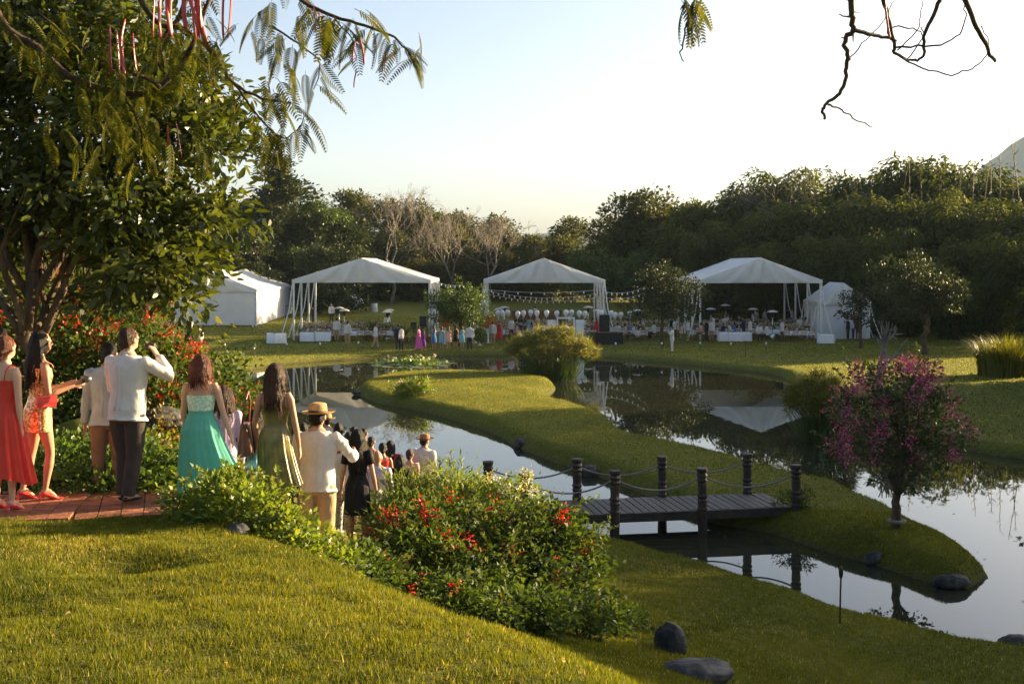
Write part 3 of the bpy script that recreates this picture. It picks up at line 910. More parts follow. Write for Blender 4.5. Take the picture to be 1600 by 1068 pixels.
def blade_clump(name, label, base, rad_, h, n, seed, mat, cat='reeds', w=.05):
    rng = np.random.RandomState(seed)
    root = thing(name, label, cat, base)
    seg = 5
    a = rng.rand(n) * 2 * PI; r = np.sqrt(rng.rand(n))
    b0 = np.stack([np.cos(a) * r * rad_ * .75, np.sin(a) * r * rad_ * .75, np.full(n, -.05)], -1)
    out = np.stack([np.cos(a), np.sin(a), np.zeros(n)], -1) + rng.normal(size=(n, 3)) * [.5, .5, 0]
    hh = h * (.55 + .5 * rng.rand(n)) * (1 - .25 * r)
    sp = (.25 + .75 * rng.rand(n)) * .42 * hh
    side = nrm(np.cross(out, [0, 0, 1.0]))
    rows = []
    for k in range(seg + 1):
        t = k / seg
        p = b0 + out * (sp * t ** 2.2)[:, None] + np.array([0, 0, 1.]) * (hh * (t - .16 * t ** 4))[:, None]
        ww = w * (1 - t ** 2.5) * .5 + .002
        rows += [p - side * ww, p + side * ww]
    V = np.stack(rows, 1)
    m_ = 2 * (seg + 1)
    base_i = np.arange(n)[:, None] * m_
    q = np.concatenate([base_i + np.array([2 * k, 2 * k + 1, 2 * k + 3, 2 * k + 2]) for k in range(seg)])
    t_ = np.tile(rng.rand(n), seg)
    obj('blades', mesh_np('blades', V.reshape(-1, 3), [q], tint=t_), mat, root, kind='stuff')
    return root
x, y = GP(1575, 583, 0.1)
blade_clump('reed_clump', 'tall arching reed clump with sunlit tips on the right lawn', (x, y, gz(x, y)), 2.0, 2.9, 1500, 43, M['leaf_papyrus'])
x, y = GP(1238, 792, .1)
bush('waterside_plant', 'small leafy plant at the island end of the footbridge', 'plant', 44, [(x, y, gz(x, y) + .15, .38, .3, .22), (x + .25, y - .1, gz(x, y) + .2, .2, .2, .3)], 30, 24, .12, .08, .03, M['leaf_mid'], axis_up=.7)
x, y = GP(642, 622, -.1)
bush('flowering_shrub', 'small pale flowering shrub on the sunlit end of the island', 'bush', 45, [(x, y, .25, .8, .6, .5), (x + .5, y, .4, .5, .5, .45), (x - .5, y, .2, .5, .4, .35)], 90, 30, .2, .11, .05, M['leaf_lime'], (M['bract_white'], 12, 12, .08, .05, .5), axis_up=.4)

lily = thing('water_lily_patch', 'patch of floating lily pads with pale blossoms near the far shore', 'water lilies', (*GP(645, 568, ZW), ZW))
M['pad'] = mat_noise('lily_pad', (.07, .10, .03), (.18, .20, .07), scale=3, rough=.35, spec=.5)
rng = np.random.RandomState(46)
pb = MB()
n = 14
ring = [(math.cos(t) * .3, math.sin(t) * .3, 0.014) for t in np.linspace(.2, 2 * PI - .2, n)]
pb.add([(0, 0, 0.01)] + ring + [(x_ * .98, y_ * .98, 0) for x_, y_, z_ in ring], [(0, k, k + 1) for k in range(1, n)] + [(k, k + n, k + n + 1, k + 1) for k in range(1, n)])
pm = pb.mesh('lily_pad'); pm.materials.append(M['pad'])
for k in range(120):
    o = bpy.data.objects.new('lily_pad', pm); C.objects.link(o); o.parent = lily
    a, r = rng.rand() * 6.28, rng.rand() ** .6
    o.location = (math.cos(a) * r * 2.6, math.sin(a) * r * 3.6, .006 + .002 * rng.rand()); o.rotation_euler.z = rng.rand() * 6.28
    s = .6 + .6 * rng.rand(); o.scale = (s, s, 1)
c = np.stack([rng.normal(size=500) * .85, rng.normal(size=500) * .9, rng.rand(500) * .32], -1)
V, Fq = leaf_arrays(c, rng.normal(size=c.shape) + [0, 0, .6], rng.normal(size=c.shape) + [0, 0, 1], .22, .18)
obj('leaves', mesh_np('leaves', V, [Fq], tint=rng.rand(500)), M['leaf_cover'], lily, kind='stuff')
c0 = np.stack([rng.normal(size=26) * 1.1, rng.normal(size=26) * 1.1, .2 + rng.rand(26) * .25], -1)
c = np.repeat(c0, 10, 0)
V, Fq = leaf_arrays(c, rng.normal(size=c.shape) + [0, 0, .7], rng.normal(size=c.shape), .12, .06)
M['petal'] = mat_leaf('lily_petal', (.55, .38, .36), (.75, .66, .6), transl=.3, tcol=.7)
obj('blossoms', mesh_np('blossoms', V, [Fq], tint=rng.rand(len(c))), M['petal'], lily, kind='stuff')

n = 90
c = []
while len(c) < n:
    x, y = rng.uniform(-6, 14), rng.uniform(18, 48)
    d_, i_ = shore(np.array([x]), np.array([y]))
    if d_[0] < -.05 and rng.rand() < math.exp(d_[0] * .9): c.append((x, y, ZW + .006))
c = np.array(c)
V, Fq = leaf_arrays(c, rng.normal(size=c.shape) * [1, 1, 0], np.tile([0, 0, 1.], (n, 1)), .05 + .05 * rng.rand(n), .035, curl=.02)
M['float_leaf'] = mat_leaf('floating_leaf', (.08, .05, .02), (.22, .2, .06), transl=.1)
tag(obj('floating_leaves', mesh_np('floating_leaves', V, [Fq], tint=rng.rand(n)), M['float_leaf']), 'small dead leaves floating on the pond near its banks', 'floating leaves', kind='stuff')

# ---------------------------------------------------------------- trees on the far lawn
def lawn_tree(name, label, px, D, top, wpx, seed, leafm, n_clump=170, per=34, ln=.17, gap=.32, bot=None, trunk=.13, cat='tree', flowers=None):
    x = (px - 800) / F * D
    z0 = gz(x, D)
    zt = HC - (top - HY) / F * D
    zb_ = z0 + (bot if bot is not None else (zt - z0) * .22)
    w = wpx / F * D / 2
    rng = np.random.RandomState(seed)
    bl = []
    for k in range(11):
        a, r = rng.rand() * 6.28, math.sqrt(rng.rand()) * .62
        f = rng.rand()
        s = w * (.34 + .2 * rng.rand())
        zz = zb_ + s * .7 + (zt - zb_ - s * 1.4) * f
        rr = r * w * (1.05 - .55 * abs(f - .4))
        bl.append((x + math.cos(a) * rr * 1.2, D + math.sin(a) * rr, zz, s, s, s * .75))
    bl.append((x, D, zt - w * .35, w * .45, w * .45, w * .35))
    return make_tree(name, label, cat, seed, (x, D, z0), (x, D, z0 + (zt - z0) * .4), bl, trunk, n_clump, per, gap, ln, ln * .55, leafm, M['bark'], n_main=9, n_sub=3, shell=.35, flowers=flowers)
lawn_tree('fruit_tree', 'round leafy tree between the first and second open tents', 718, 84, 436, 118, 51, M['leaf_mid'], 230, 36)
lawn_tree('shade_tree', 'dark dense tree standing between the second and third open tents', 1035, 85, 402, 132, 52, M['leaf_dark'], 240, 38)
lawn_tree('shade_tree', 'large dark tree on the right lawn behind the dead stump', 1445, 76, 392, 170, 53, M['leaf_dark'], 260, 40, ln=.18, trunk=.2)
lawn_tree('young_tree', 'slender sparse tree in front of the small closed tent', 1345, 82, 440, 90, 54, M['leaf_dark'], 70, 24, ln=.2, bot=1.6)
lawn_tree('leafy_tree', 'sunlit tree behind the closed marquee and the first open tent', 470, 128, 378, 140, 55, M['leaf_mid'], 240, 36, ln=.24)
lawn_tree('leafy_tree', 'bright green tree behind the second open tent', 930, 118, 384, 130, 56, M['leaf_mid'], 220, 36, ln=.24)
lawn_tree('leafy_tree', 'bright green tree in front of the bamboo grove', 1000, 122, 392, 110, 57, M['leaf_mid'], 200, 36, ln=.24)
lawn_tree('olive_tree', 'brownish tree behind the roof of the closed marquee', 350, 122, 382, 130, 58, M['leaf_olive'], 200, 34, ln=.24)

# ---------------------------------------------------------------- woodland behind: shared kinds, individual trees
def wood_proto(kind, seed):
    rng = np.random.RandomState(seed)
    root = thing({'broad': 'woodland_tree', 'bamboo': 'bamboo_clump', 'casuarina': 'casuarina_tree', 'umbrella': 'umbrella_tree'}[kind], 'tree', 'tree')
    bl = []
    if kind == 'broad':          # about 10 m tall
        for k in range(13):
            a, r, f = rng.rand() * 6.28, math.sqrt(rng.rand()), rng.rand()
            s = 1.1 + .8 * rng.rand()
            rr = r * 3.1 * (1.1 - .6 * abs(f - .35))
            bl.append((math.cos(a) * rr, math.sin(a) * rr, 1.0 + f * 7.5, s * 1.1, s * 1.1, s * .9))
        V, Fq, ti, cc = foliage(rng, bl, 400, 30, .65, .32, .19, shell=.35)
        paths = tree_paths(rng, (0, 0, 0), (rng.normal() * .4, 0, 4.5), .22, cc, 8, 3)
    elif kind == 'umbrella':
        for k in range(9):
            a, r = rng.rand() * 6.28, math.sqrt(rng.rand())
            bl.append((math.cos(a) * r * 3.2, math.sin(a) * r * 3.2, 8.2 + 1.2 * (1 - r) + rng.rand() * .8, 1.2, 1.2, .45))
        V, Fq, ti, cc = foliage(rng, bl, 230, 26, .5, .24, .12, shell=.2)
        paths = tree_paths(rng, (0, 0, 0), (.3, 0, 5), .2, cc, 9, 3)
    elif kind == 'casuarina':    # about 17 m
        for k in range(30):
            f = rng.rand(); a = rng.rand() * 6.28
            rr = 2.1 * math.sin(PI * (.12 + .8 * f)) * math.sqrt(rng.rand())
            bl.append((math.cos(a) * rr, math.sin(a) * rr, 3.5 + f * 13, .75, .75, .95))
        V, Fq, ti, cc = foliage(rng, bl, 420, 26, .6, .42, .13, shell=.1, axis_up=.5)
        paths = tree_paths(rng, (0, 0, 0), (0, 0, 14), .25, cc, 16, 3)
    else:                        # bamboo: arching plumes, about 13 m
        c, ax, tt, paths = [], [], [], []
        for k in range(26):
            a = rng.rand() * 6.28
            hh = 13 * (.30 + .70 * rng.rand() ** .8); sp = (.9 + 2.8 * rng.rand()) * (1.3 - hh / 20)
            r0 = rng.rand() * .7
            def pt(t): return np.array([math.cos(a) * (r0 + sp * t ** 2.4), math.sin(a) * (r0 + sp * t ** 2.4), hh * (t - .16 * t ** 5)])
            if k < 12: paths.append(([pt(t) for t in np.linspace(0, 1, 8)], .045, .008))
            br_ = rng.rand()
            n = 260                                    # the plume: a drooping dome of leaves near the tip
            t = 1.02 - .42 * rng.rand(n) ** 1.3
            p = np.stack([pt(q) for q in t])
            d = nrm(rng.normal(size=(n, 3)))
            d[:, 2] = np.abs(d[:, 2]) * 1.3 - .45
            off = d * (.55 + .6 * rng.rand(n)[:, None] ** .5) * (.75 + .35 * br_)
            c.append(p + off); ax.append(nrm(off) * .7 + [math.cos(a) * .35, math.sin(a) * .35, -.65] + rng.normal(size=(n, 3)) * .3); tt.append(.45 * br_ + .5 * rng.rand(n))
            n = 120                                    # thinner leaf along the cane
            p = np.stack([pt(q) for q in rng.rand(n) * .7 + .02])
            off = rng.normal(size=(n, 3)) * [.6, .6, .4]
            c.append(p + off); ax.append(nrm(off) + [0, 0, -.4]); tt.append(.4 * rng.rand(n))
        c = np.concatenate(c); ax = np.concatenate(ax); ti = np.clip(np.concatenate(tt), 0, 1)
        V, Fq = leaf_arrays(c, ax, rng.normal(size=c.shape) * .5 + [0, 0, 1], .46 * (.6 + .7 * rng.rand(len(c))), .15, curl=.3)
    mt = {'broad': M['leaf_olive'], 'bamboo': M['leaf_bamboo'], 'casuarina': M['leaf_dark'], 'umbrella': M['leaf_mid']}[kind]
    obj('trunk', limb_mesh(paths, 5).mesh('trunk', True), M['bark_pale'] if kind == 'bamboo' else M['bark'], root)
    o = obj('crown', mesh_np('crown', V, [Fq], tint=ti), mt, root, kind='stuff')
    return root
broad = [wood_proto('broad', 60 + k) for k in range(3)]
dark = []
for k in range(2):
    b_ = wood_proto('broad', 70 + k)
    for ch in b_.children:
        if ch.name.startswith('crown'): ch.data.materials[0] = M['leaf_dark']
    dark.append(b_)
bamb = [wood_proto('bamboo', 80 + k) for k in range(3)]
rng = np.random.RandomState(90)
def wood(proto, px, D, top, nominal, label, group, wide=1.0):
    x = (px - 800) / F * D
    z0 = gz(x, D)
    s = (HC - (top - HY) / F * D - z0) / nominal
    sw = s * wide * (.9 + .25 * rng.rand())
    return place_copy(proto, (x, D, z0), rng.rand() * 6.28, (sw, sw, s), label, group, FIRST)
LB, GB = 'olive brown tree in the woodland band behind the tents', 'woodland trees behind the tents'
for px, D, top in [(560, 162, 318), (620, 160, 330), (680, 158, 335), (735, 162, 352), (800, 165, 352), (850, 168, 366), (590, 150, 372), (660, 148, 378), (720, 152, 380), (780, 150, 372), (830, 150, 382), (880, 152, 376), (530, 146, 350), (960, 148, 352), (905, 160, 350), (1000, 142, 340),
                   (760, 142, 402), (640, 143, 400), (700, 165, 345), (1045, 138, 318), (1010, 140, 322), (1075, 136, 326), (545, 142, 398), (845, 143, 405), (600, 144, 410), (700, 142, 408), (800, 144, 412), (895, 144, 408), (950, 142, 405), (500, 142, 405)]:
    LB = ('olive brown tree on the skyline of the woodland behind the tents' if top < 370 else 'lower olive brown tree along the front edge of the woodland')
    wood(broad[rng.randint(3)], px, D, top + rng.randint(-8, 8), 8.9, LB, GB, 1.15)
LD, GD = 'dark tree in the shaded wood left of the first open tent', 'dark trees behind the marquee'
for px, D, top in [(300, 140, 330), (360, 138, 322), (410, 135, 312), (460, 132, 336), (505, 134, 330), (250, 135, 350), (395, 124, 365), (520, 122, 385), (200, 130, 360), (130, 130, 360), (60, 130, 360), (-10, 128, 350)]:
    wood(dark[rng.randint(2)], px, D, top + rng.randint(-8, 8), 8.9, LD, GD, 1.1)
LK, GK = 'bamboo clump in the dense dark grove behind the third tent', 'bamboo grove on the right'
for px, D, top in [(1085, 128, 335), (1120, 126, 318), (1160, 130, 305), (1200, 126, 300), (1245, 128, 293), (1290, 124, 296), (1335, 122, 284), (1375, 120, 276), (1420, 120, 272), (1465, 118, 280), (1510, 116, 278), (1555, 114, 290), (1600, 112, 285), (1645, 110, 282), (1690, 108, 280), (1740, 104, 280),
                   (1100, 114, 366), (1150, 114, 352), (1205, 112, 340), (1260, 110, 330), (1320, 108, 325), (1380, 106, 322), (1440, 104, 330), (1500, 100, 325), (1560, 98, 330), (1620, 94, 325), (1680, 92, 320),
                   (1180, 104, 396), (1290, 102, 378), (1370, 97, 385), (1420, 95, 390), (1490, 92, 395), (1550, 88, 385), (1610, 84, 380), (1245, 105, 392), (1320, 100, 400), (1670, 82, 370)]:
    LK = ('tall bamboo clump in the back row of the grove, its crown against the sky' if top < 310 else 'bamboo clump in the middle rows of the dark grove' if top < 370 else 'low bamboo clump at the front foot of the grove beside the tents')
    wood(bamb[rng.randint(3)], px, D, top + rng.randint(-16, 12), 10.6, LK, GK, 1.25)
# the same trees go on beyond the right edge; their long shade lies over the bank and the bridge
LR, GR = 'tall dark tree on the rise right of the pond', 'trees right of the pond'
for x, y, h in [(31, 56.5, 10.4), (36, 52, 10.6), (33, 48, 10.3), (38, 44, 10.5), (36, 39.5, 10.3), (41, 36, 12.4), (39, 31, 12.6), (44, 28, 12.8), (42, 23, 12.4), (47, 19, 11.8), (45, 14, 11.2), (50, 10, 11.6), (44, 50, 11.4), (46, 42, 11.5), (48, 34, 13.2), (45, 31, 13.2), (42, 27, 12.8), (52, 25, 12.2), (38, 60, 10.4), (46, 24, 11.8), (43, 18.5, 11.2), (46, 6, 11), (42, 40, 10.9), (37, 35, 10.2)]:
    s = h / 9.6
    place_copy(dark[rng.randint(2)], (x, y, gz(x, y)), rng.rand() * 6.28, (s * 1.05, s * 1.05, s), LR, GR)
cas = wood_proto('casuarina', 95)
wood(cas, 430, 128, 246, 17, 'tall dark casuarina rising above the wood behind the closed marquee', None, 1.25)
umb = wood_proto('umbrella', 96)
wood(umb, 490, 132, 318, 10, 'flat topped feathery tree beside the tall casuarina', None)
umb['label'] = 'flat topped feathery tree beside the tall casuarina'

def bare_tree(name, label, px, D, top, base_y, spread, seed, depth=6, mat=None, r0=.16, flat=.0, group=None):
    rng = np.random.RandomState(seed)
    x = (px - 800) / F * D
    z0 = gz(x, D)
    H = HC - (top - HY) / F * D - z0
    root = thing(name, label, 'tree', (x, D, z0), group=group)
    mb = MB()
    def grow(p, d, L, r, k):
        q = p + d * L * .5 + Vector(rng.normal(size=3) * L * .04)
        e = p + d * L
        mb.tube([p, q, e], [r, r * .85, r * .7], 5 if k < 3 else 3, False)
        if k >= depth: return
        for i in range(2 if rng.rand() < .55 else 3):
            nd = Vector(d) + Vector(rng.normal(size=3) * spread)
            nd.z += .12 - flat * k * .1
            nd.normalize()
            grow(e, nd, L * (.68 + .2 * rng.rand()), max(r * .64, .016), k + 1)
    grow(Vector((0, 0, -.2)), Vector((.03, 0, 1)), H * .27, r0, 0)
    zs = max(v[2] for v in mb.v)
    mb.v = [(a, b, c * H / zs) for a, b, c in mb.v]
    mb.build('branches', mat or M['bark_pale'], root, True)
    return root
bare_tree('bare_tree', 'pale leafless spreading tree rising above the woodland', 610, 138, 284, 0, .52, 101, 8, r0=.26)
bare_tree('bare_tree', 'pale thin bare tree to the side of the spreading leafless one', 705, 140, 318, 0, .48, 102, 7, r0=.2)
bare_tree('bare_tree', 'gnarled bare tree in the low middle of the woodland', 765, 139, 328, 0, .48, 103, 7, r0=.2)
bare_tree('bare_tree', 'round crowned bare tree at the left end of the bamboo grove', 1145, 124, 280, 0, .52, 104, 7, r0=.2)
bare_tree('bare_tree', 'flat topped bare tree above the bamboo grove', 1240, 120, 258, 0, .55, 105, 7, r0=.2, flat=.5)
bare_tree('bare_tree', 'small bare crown beside the flat topped one over the bamboo', 1330, 118, 260, 0, .5, 106, 6, r0=.2, flat=.5)
bare_tree('dead_tree', 'dead leafless stump with broken limbs behind the purple tree', 1372, 50, 500, 0, .62, 107, 4, mat=M['bark_pale'], r0=.2)
# tall bare bamboo shoots above the grove
M['shoot'] = mat_noise('bamboo_shoot', (.10, .09, .05), (.22, .19, .10), scale=6, rough=.7)
for k, (px, top, D) in enumerate([(1420, 230, 112), (1441, 258, 112), (1402, 250, 114), (1520, 235, 108), (1535, 250, 108), (1563, 205, 108), (1578, 212, 106), (1595, 200, 106), (1508, 255, 110), (1489, 262, 110), (1550, 240, 107), (1467, 270, 112)]):
    x = (px - 800) / F * D
    z0 = gz(x, D); h = HC - (top - HY) / F * D - z0
    mb = MB(); n = 26
    le = rng.normal() * .9
    mb.tube([(.15 * math.sin(t * 2 + k) + le * t ** 3, 0, h * t) for t in np.linspace(0, 1, n)], [.075 - .05 * t for t in np.linspace(0, 1, n)], 5)
    for q in range(22):
        zz = h * (.55 + .45 * rng.rand()); a = rng.rand() * 6.28
        xx = .15 * math.sin(zz / h * 2 + k) + le * (zz / h) ** 3; mb.tube([(xx, 0, zz), (xx + .4 * math.cos(a), .4 * math.sin(a), zz + .3)], [.03, .012], 3, False)
    o = mb.build('bamboo_shoot', M['shoot'], loc=(x, D, z0))
    tag(o, 'tall bare bamboo shoot standing above the grove against the sky', 'bamboo', 'bare bamboo shoots above the grove')
# ================================================================ footbridge
M['wood_dark'] = mat_noise('bridge_wood', (.010, .007, .006), (.032, .024, .019), scale=6, rough=.62, bump=.5, stretch=(1, 8, 1), spec=.4)
M['plank'] = mat_noise('bridge_plank', (.018, .015, .013), (.055, .047, .042), scale=5, rough=.6, bump=.6, stretch=(8, 1, 1), spec=.4)
def vary(m, lo, hi):
    """each object its own shade of the same stuff"""
    N, L = m.node_tree.nodes, m.node_tree.links
    b = N['Principled BSDF']; src = b.inputs['Base Color'].links[0].from_socket
    oi = N.new('ShaderNodeObjectInfo'); mr = N.new('ShaderNodeMapRange'); mr.inputs[3].default_value = lo; mr.inputs[4].default_value = hi
    L.new(oi.outputs['Random'], mr.inputs[0])
    mx = N.new('ShaderNodeMix'); mx.data_type = 'RGBA'; mx.blend_type = 'MULTIPLY'; mx.inputs[0].default_value = 1
    L.new(src, mx.inputs[6]); L.new(mr.outputs[0], mx.inputs[7]); L.new(mx.outputs[2], b.inputs['Base Color'])
vary(M['plank'], .55, 1.6)
M['rope'] = mat_noise('rope', (.10, .10, .105), (.26, .26, .27), scale=60, rough=.8, bump=.6)
BA = R(10)
bc = Vector((2.95, 27.25, .15))
br = thing('footbridge', 'dark timber plank footbridge with carved posts and rope rails', 'bridge', bc, BA)
rng = np.random.RandomState(7)
pl = []
for v in range(3):
    bm = bmesh.new(); bmesh.ops.create_cube(bm, size=1)
    bmesh.ops.scale(bm, vec=(.168, 1.62 + .03 * v, .05), verts=bm.verts)
    bmesh.ops.bevel(bm, geom=bm.edges[:], offset=.008, segments=1, affect='EDGES')
    me = bpy.data.meshes.new('plank'); bm.to_mesh(me); bm.free(); me.materials.append(M['plank']); pl.append(me)
for k in range(37):
    s = -3.5 + .095 + k * .19
    o = bpy.data.objects.new('plank', pl[k % 3]); C.objects.link(o); o.parent = br
    o.location = (s, rng.normal() * .012, -.025 + rng.normal() * .003); o.rotation_euler = (rng.normal() * .004, 0, rng.normal() * .008)
for y_ in (-.62, 0, .62):
    mb = MB(); mb.box((0, y_, -.15), (7.1, .12, .19)); mb.build('beam', M['wood_dark'], br)
for s_ in (-1, 1):
    mb = MB(); mb.box((0, s_ * .83, -.11), (7.1, .06, .2)); mb.build('edge_board', M['wood_dark'], br)
prof = [(.10, -.95), (.115, -.2), (.115, .02), (.125, .05), (.105, .09), (.105, .2), (.125, .24), (.10, .28), (.125, .34), (.10, .40), (.11, .60), (.10, .66), (.128, .71), (.105, .76), (.13, .82), (.108, .88), (.135, .93), (.135, .985), (.10, .99)]
mb = MB(); mb.lathe(prof, n=10); pm = mb.mesh('post'); pm.materials.append(M['wood_dark'])
near_s, far_s = [-2.87, -.77, 1.32, 3.62], [-3.4, -1.24, .9, 3.1]
for lst, yy in ((near_s, -.87), (far_s, .87)):
    for s_ in lst:
        o = bpy.data.objects.new('post', pm); C.objects.link(o); o.parent = br
        o.location = (s_, yy, 0); o.rotation_euler = (rng.normal() * .015, rng.normal() * .02, rng.rand() * 6)
    for a, b in zip(lst[:-1], lst[1:]):
        mb = MB()
        pts = [(a + (b - a) * t, yy, .80 - .30 * 4 * t * (1 - t) * (.85 if yy > 0 else 1)) for t in np.linspace(0, 1, 17)]
        mb.tube(pts, .021, 6); mb.build('rope', M['rope'], br, True)

# garden torch on the near bank
M['bamboo_pole'] = mat_noise('torch_bamboo', (.03, .02, .012), (.09, .06, .03), scale=12, rough=.7, bump=.3)
M['metal_dark'] = mat_noise('dark_metal', (.015, .015, .016), (.04, .04, .042), scale=8, rough=.45, metallic=.4)
y = hit(1312, 974); x = (1312 - 800) / F * y
to = thing('garden_torch', 'slim bamboo garden torch standing on the near bank by the water', 'torch', (x, y, gz(x, y)))
mb = MB(); mb.tube([(0, 0, -.2), (.012, 0, .5), (.02, 0, .72)], [.016, .014, .015], 8); mb.build('pole', M['bamboo_pole'], to, True)
mb = MB(); mb.lathe([(.016, 0), (.032, .04), (.036, .12), (.026, .15), (.012, .19)], (.02, 0, .70), 10); mb.build('fuel_cup', M['metal_dark'], to, True)

# ================================================================ path
M['terracotta'] = mat_noise('terracotta', (.20, .065, .035), (.36, .14, .075), scale=7, rough=.8, bump=.5, bscale=40, c3=(.27, .10, .05))
M['step_edge'] = mat_noise('step_edge', (.28, .23, .17), (.48, .41, .31), scale=12, rough=.9, bump=.6)
vary(M['terracotta'], .75, 1.25)
PATH = catmull([(-9.5, 10.9), (-7, 11.1), (-5.2, 11.35), (-4.0, 11.62), (-3.1, 11.95), (-2.45, 12.6), (-2.15, 13.8), (-2.05, 15.6), (-2.1, 17.6), (-1.9, 20), (-1.3, 22.6), (-.5, 25.6), (4, 40)], 8)[:-16]
seg = np.linalg.norm(np.diff(PATH, axis=0), axis=1); cum = np.concatenate([[0], np.cumsum(seg)])
path = bpy.data.objects.new('path', None); C.objects.link(path); path['kind'] = 'structure'
STEPS = []
s_ = .4
while s_ < cum[-1] - 1.2:
    L = 1.0
    cx = np.interp(s_ + L / 2, cum, PATH[:, 0]); cy = np.interp(s_ + L / 2, cum, PATH[:, 1])
    ax_ = np.interp(s_, cum, PATH[:, 0]); ay_ = np.interp(s_, cum, PATH[:, 1])
    bx_ = np.interp(s_ + L, cum, PATH[:, 0]); by_ = np.interp(s_ + L, cum, PATH[:, 1])
    a = math.atan2(by_ - ay_, bx_ - ax_)
    zc = gz(cx, cy) + .05
    e = bpy.data.objects.new('step', None); C.objects.link(e); e.parent = path
    e.location = (cx, cy, zc); e.rotation_euler.z = a
    mb = MB(); mb.box((0, 0, -.16), (1.04, 1.3, .29)); mb.build('riser', M['step_edge'], e)
    nx, ny = 5, 6
    for i in range(nx):
        for j in range(ny):
            if (i, j) == (0, 0) and not STEPS:
                mb = MB(); mb.box((0, 0, 0), (.200, .210, .03)); tile = mb.mesh('tile'); tile.materials.append(M['terracotta'])
            o = bpy.data.objects.new('tile', tile); C.objects.link(o); o.parent = e
            o.location = (-.42 + .21 * i, -.55 + .22 * j, -.005 + rng.normal() * .0015); o.rotation_euler.z = rng.normal() * .01
    STEPS.append((cx, cy, zc + .01))
    s_ += L + .03
def walk_z(x, y):
    d, z = min((math.hypot(x - a, y - b), c) for a, b, c in STEPS)
    return max(z, gz(x, y)) if d < .62 else gz(x, y)

# ================================================================ tents
M['canvas'] = mat_noise('white_canvas', (.66, .66, .655), (.73, .73, .725), scale=1.2, rough=.6, bump=.15, bscale=3, transl=.18)
M['canvas_wall'] = mat_noise('white_canvas_wall', (.64, .64, .65), (.72, .72, .73), scale=.8, rough=.65, bump=.2, bscale=2, transl=.2)
M['pole'] = mat_noise('white_pole', (.60, .60, .59), (.72, .72, .71), scale=4, rough=.4)
M['seam'] = mat_noise('seam', (.35, .36, .40), (.5, .5, .53), scale=3, rough=.7)

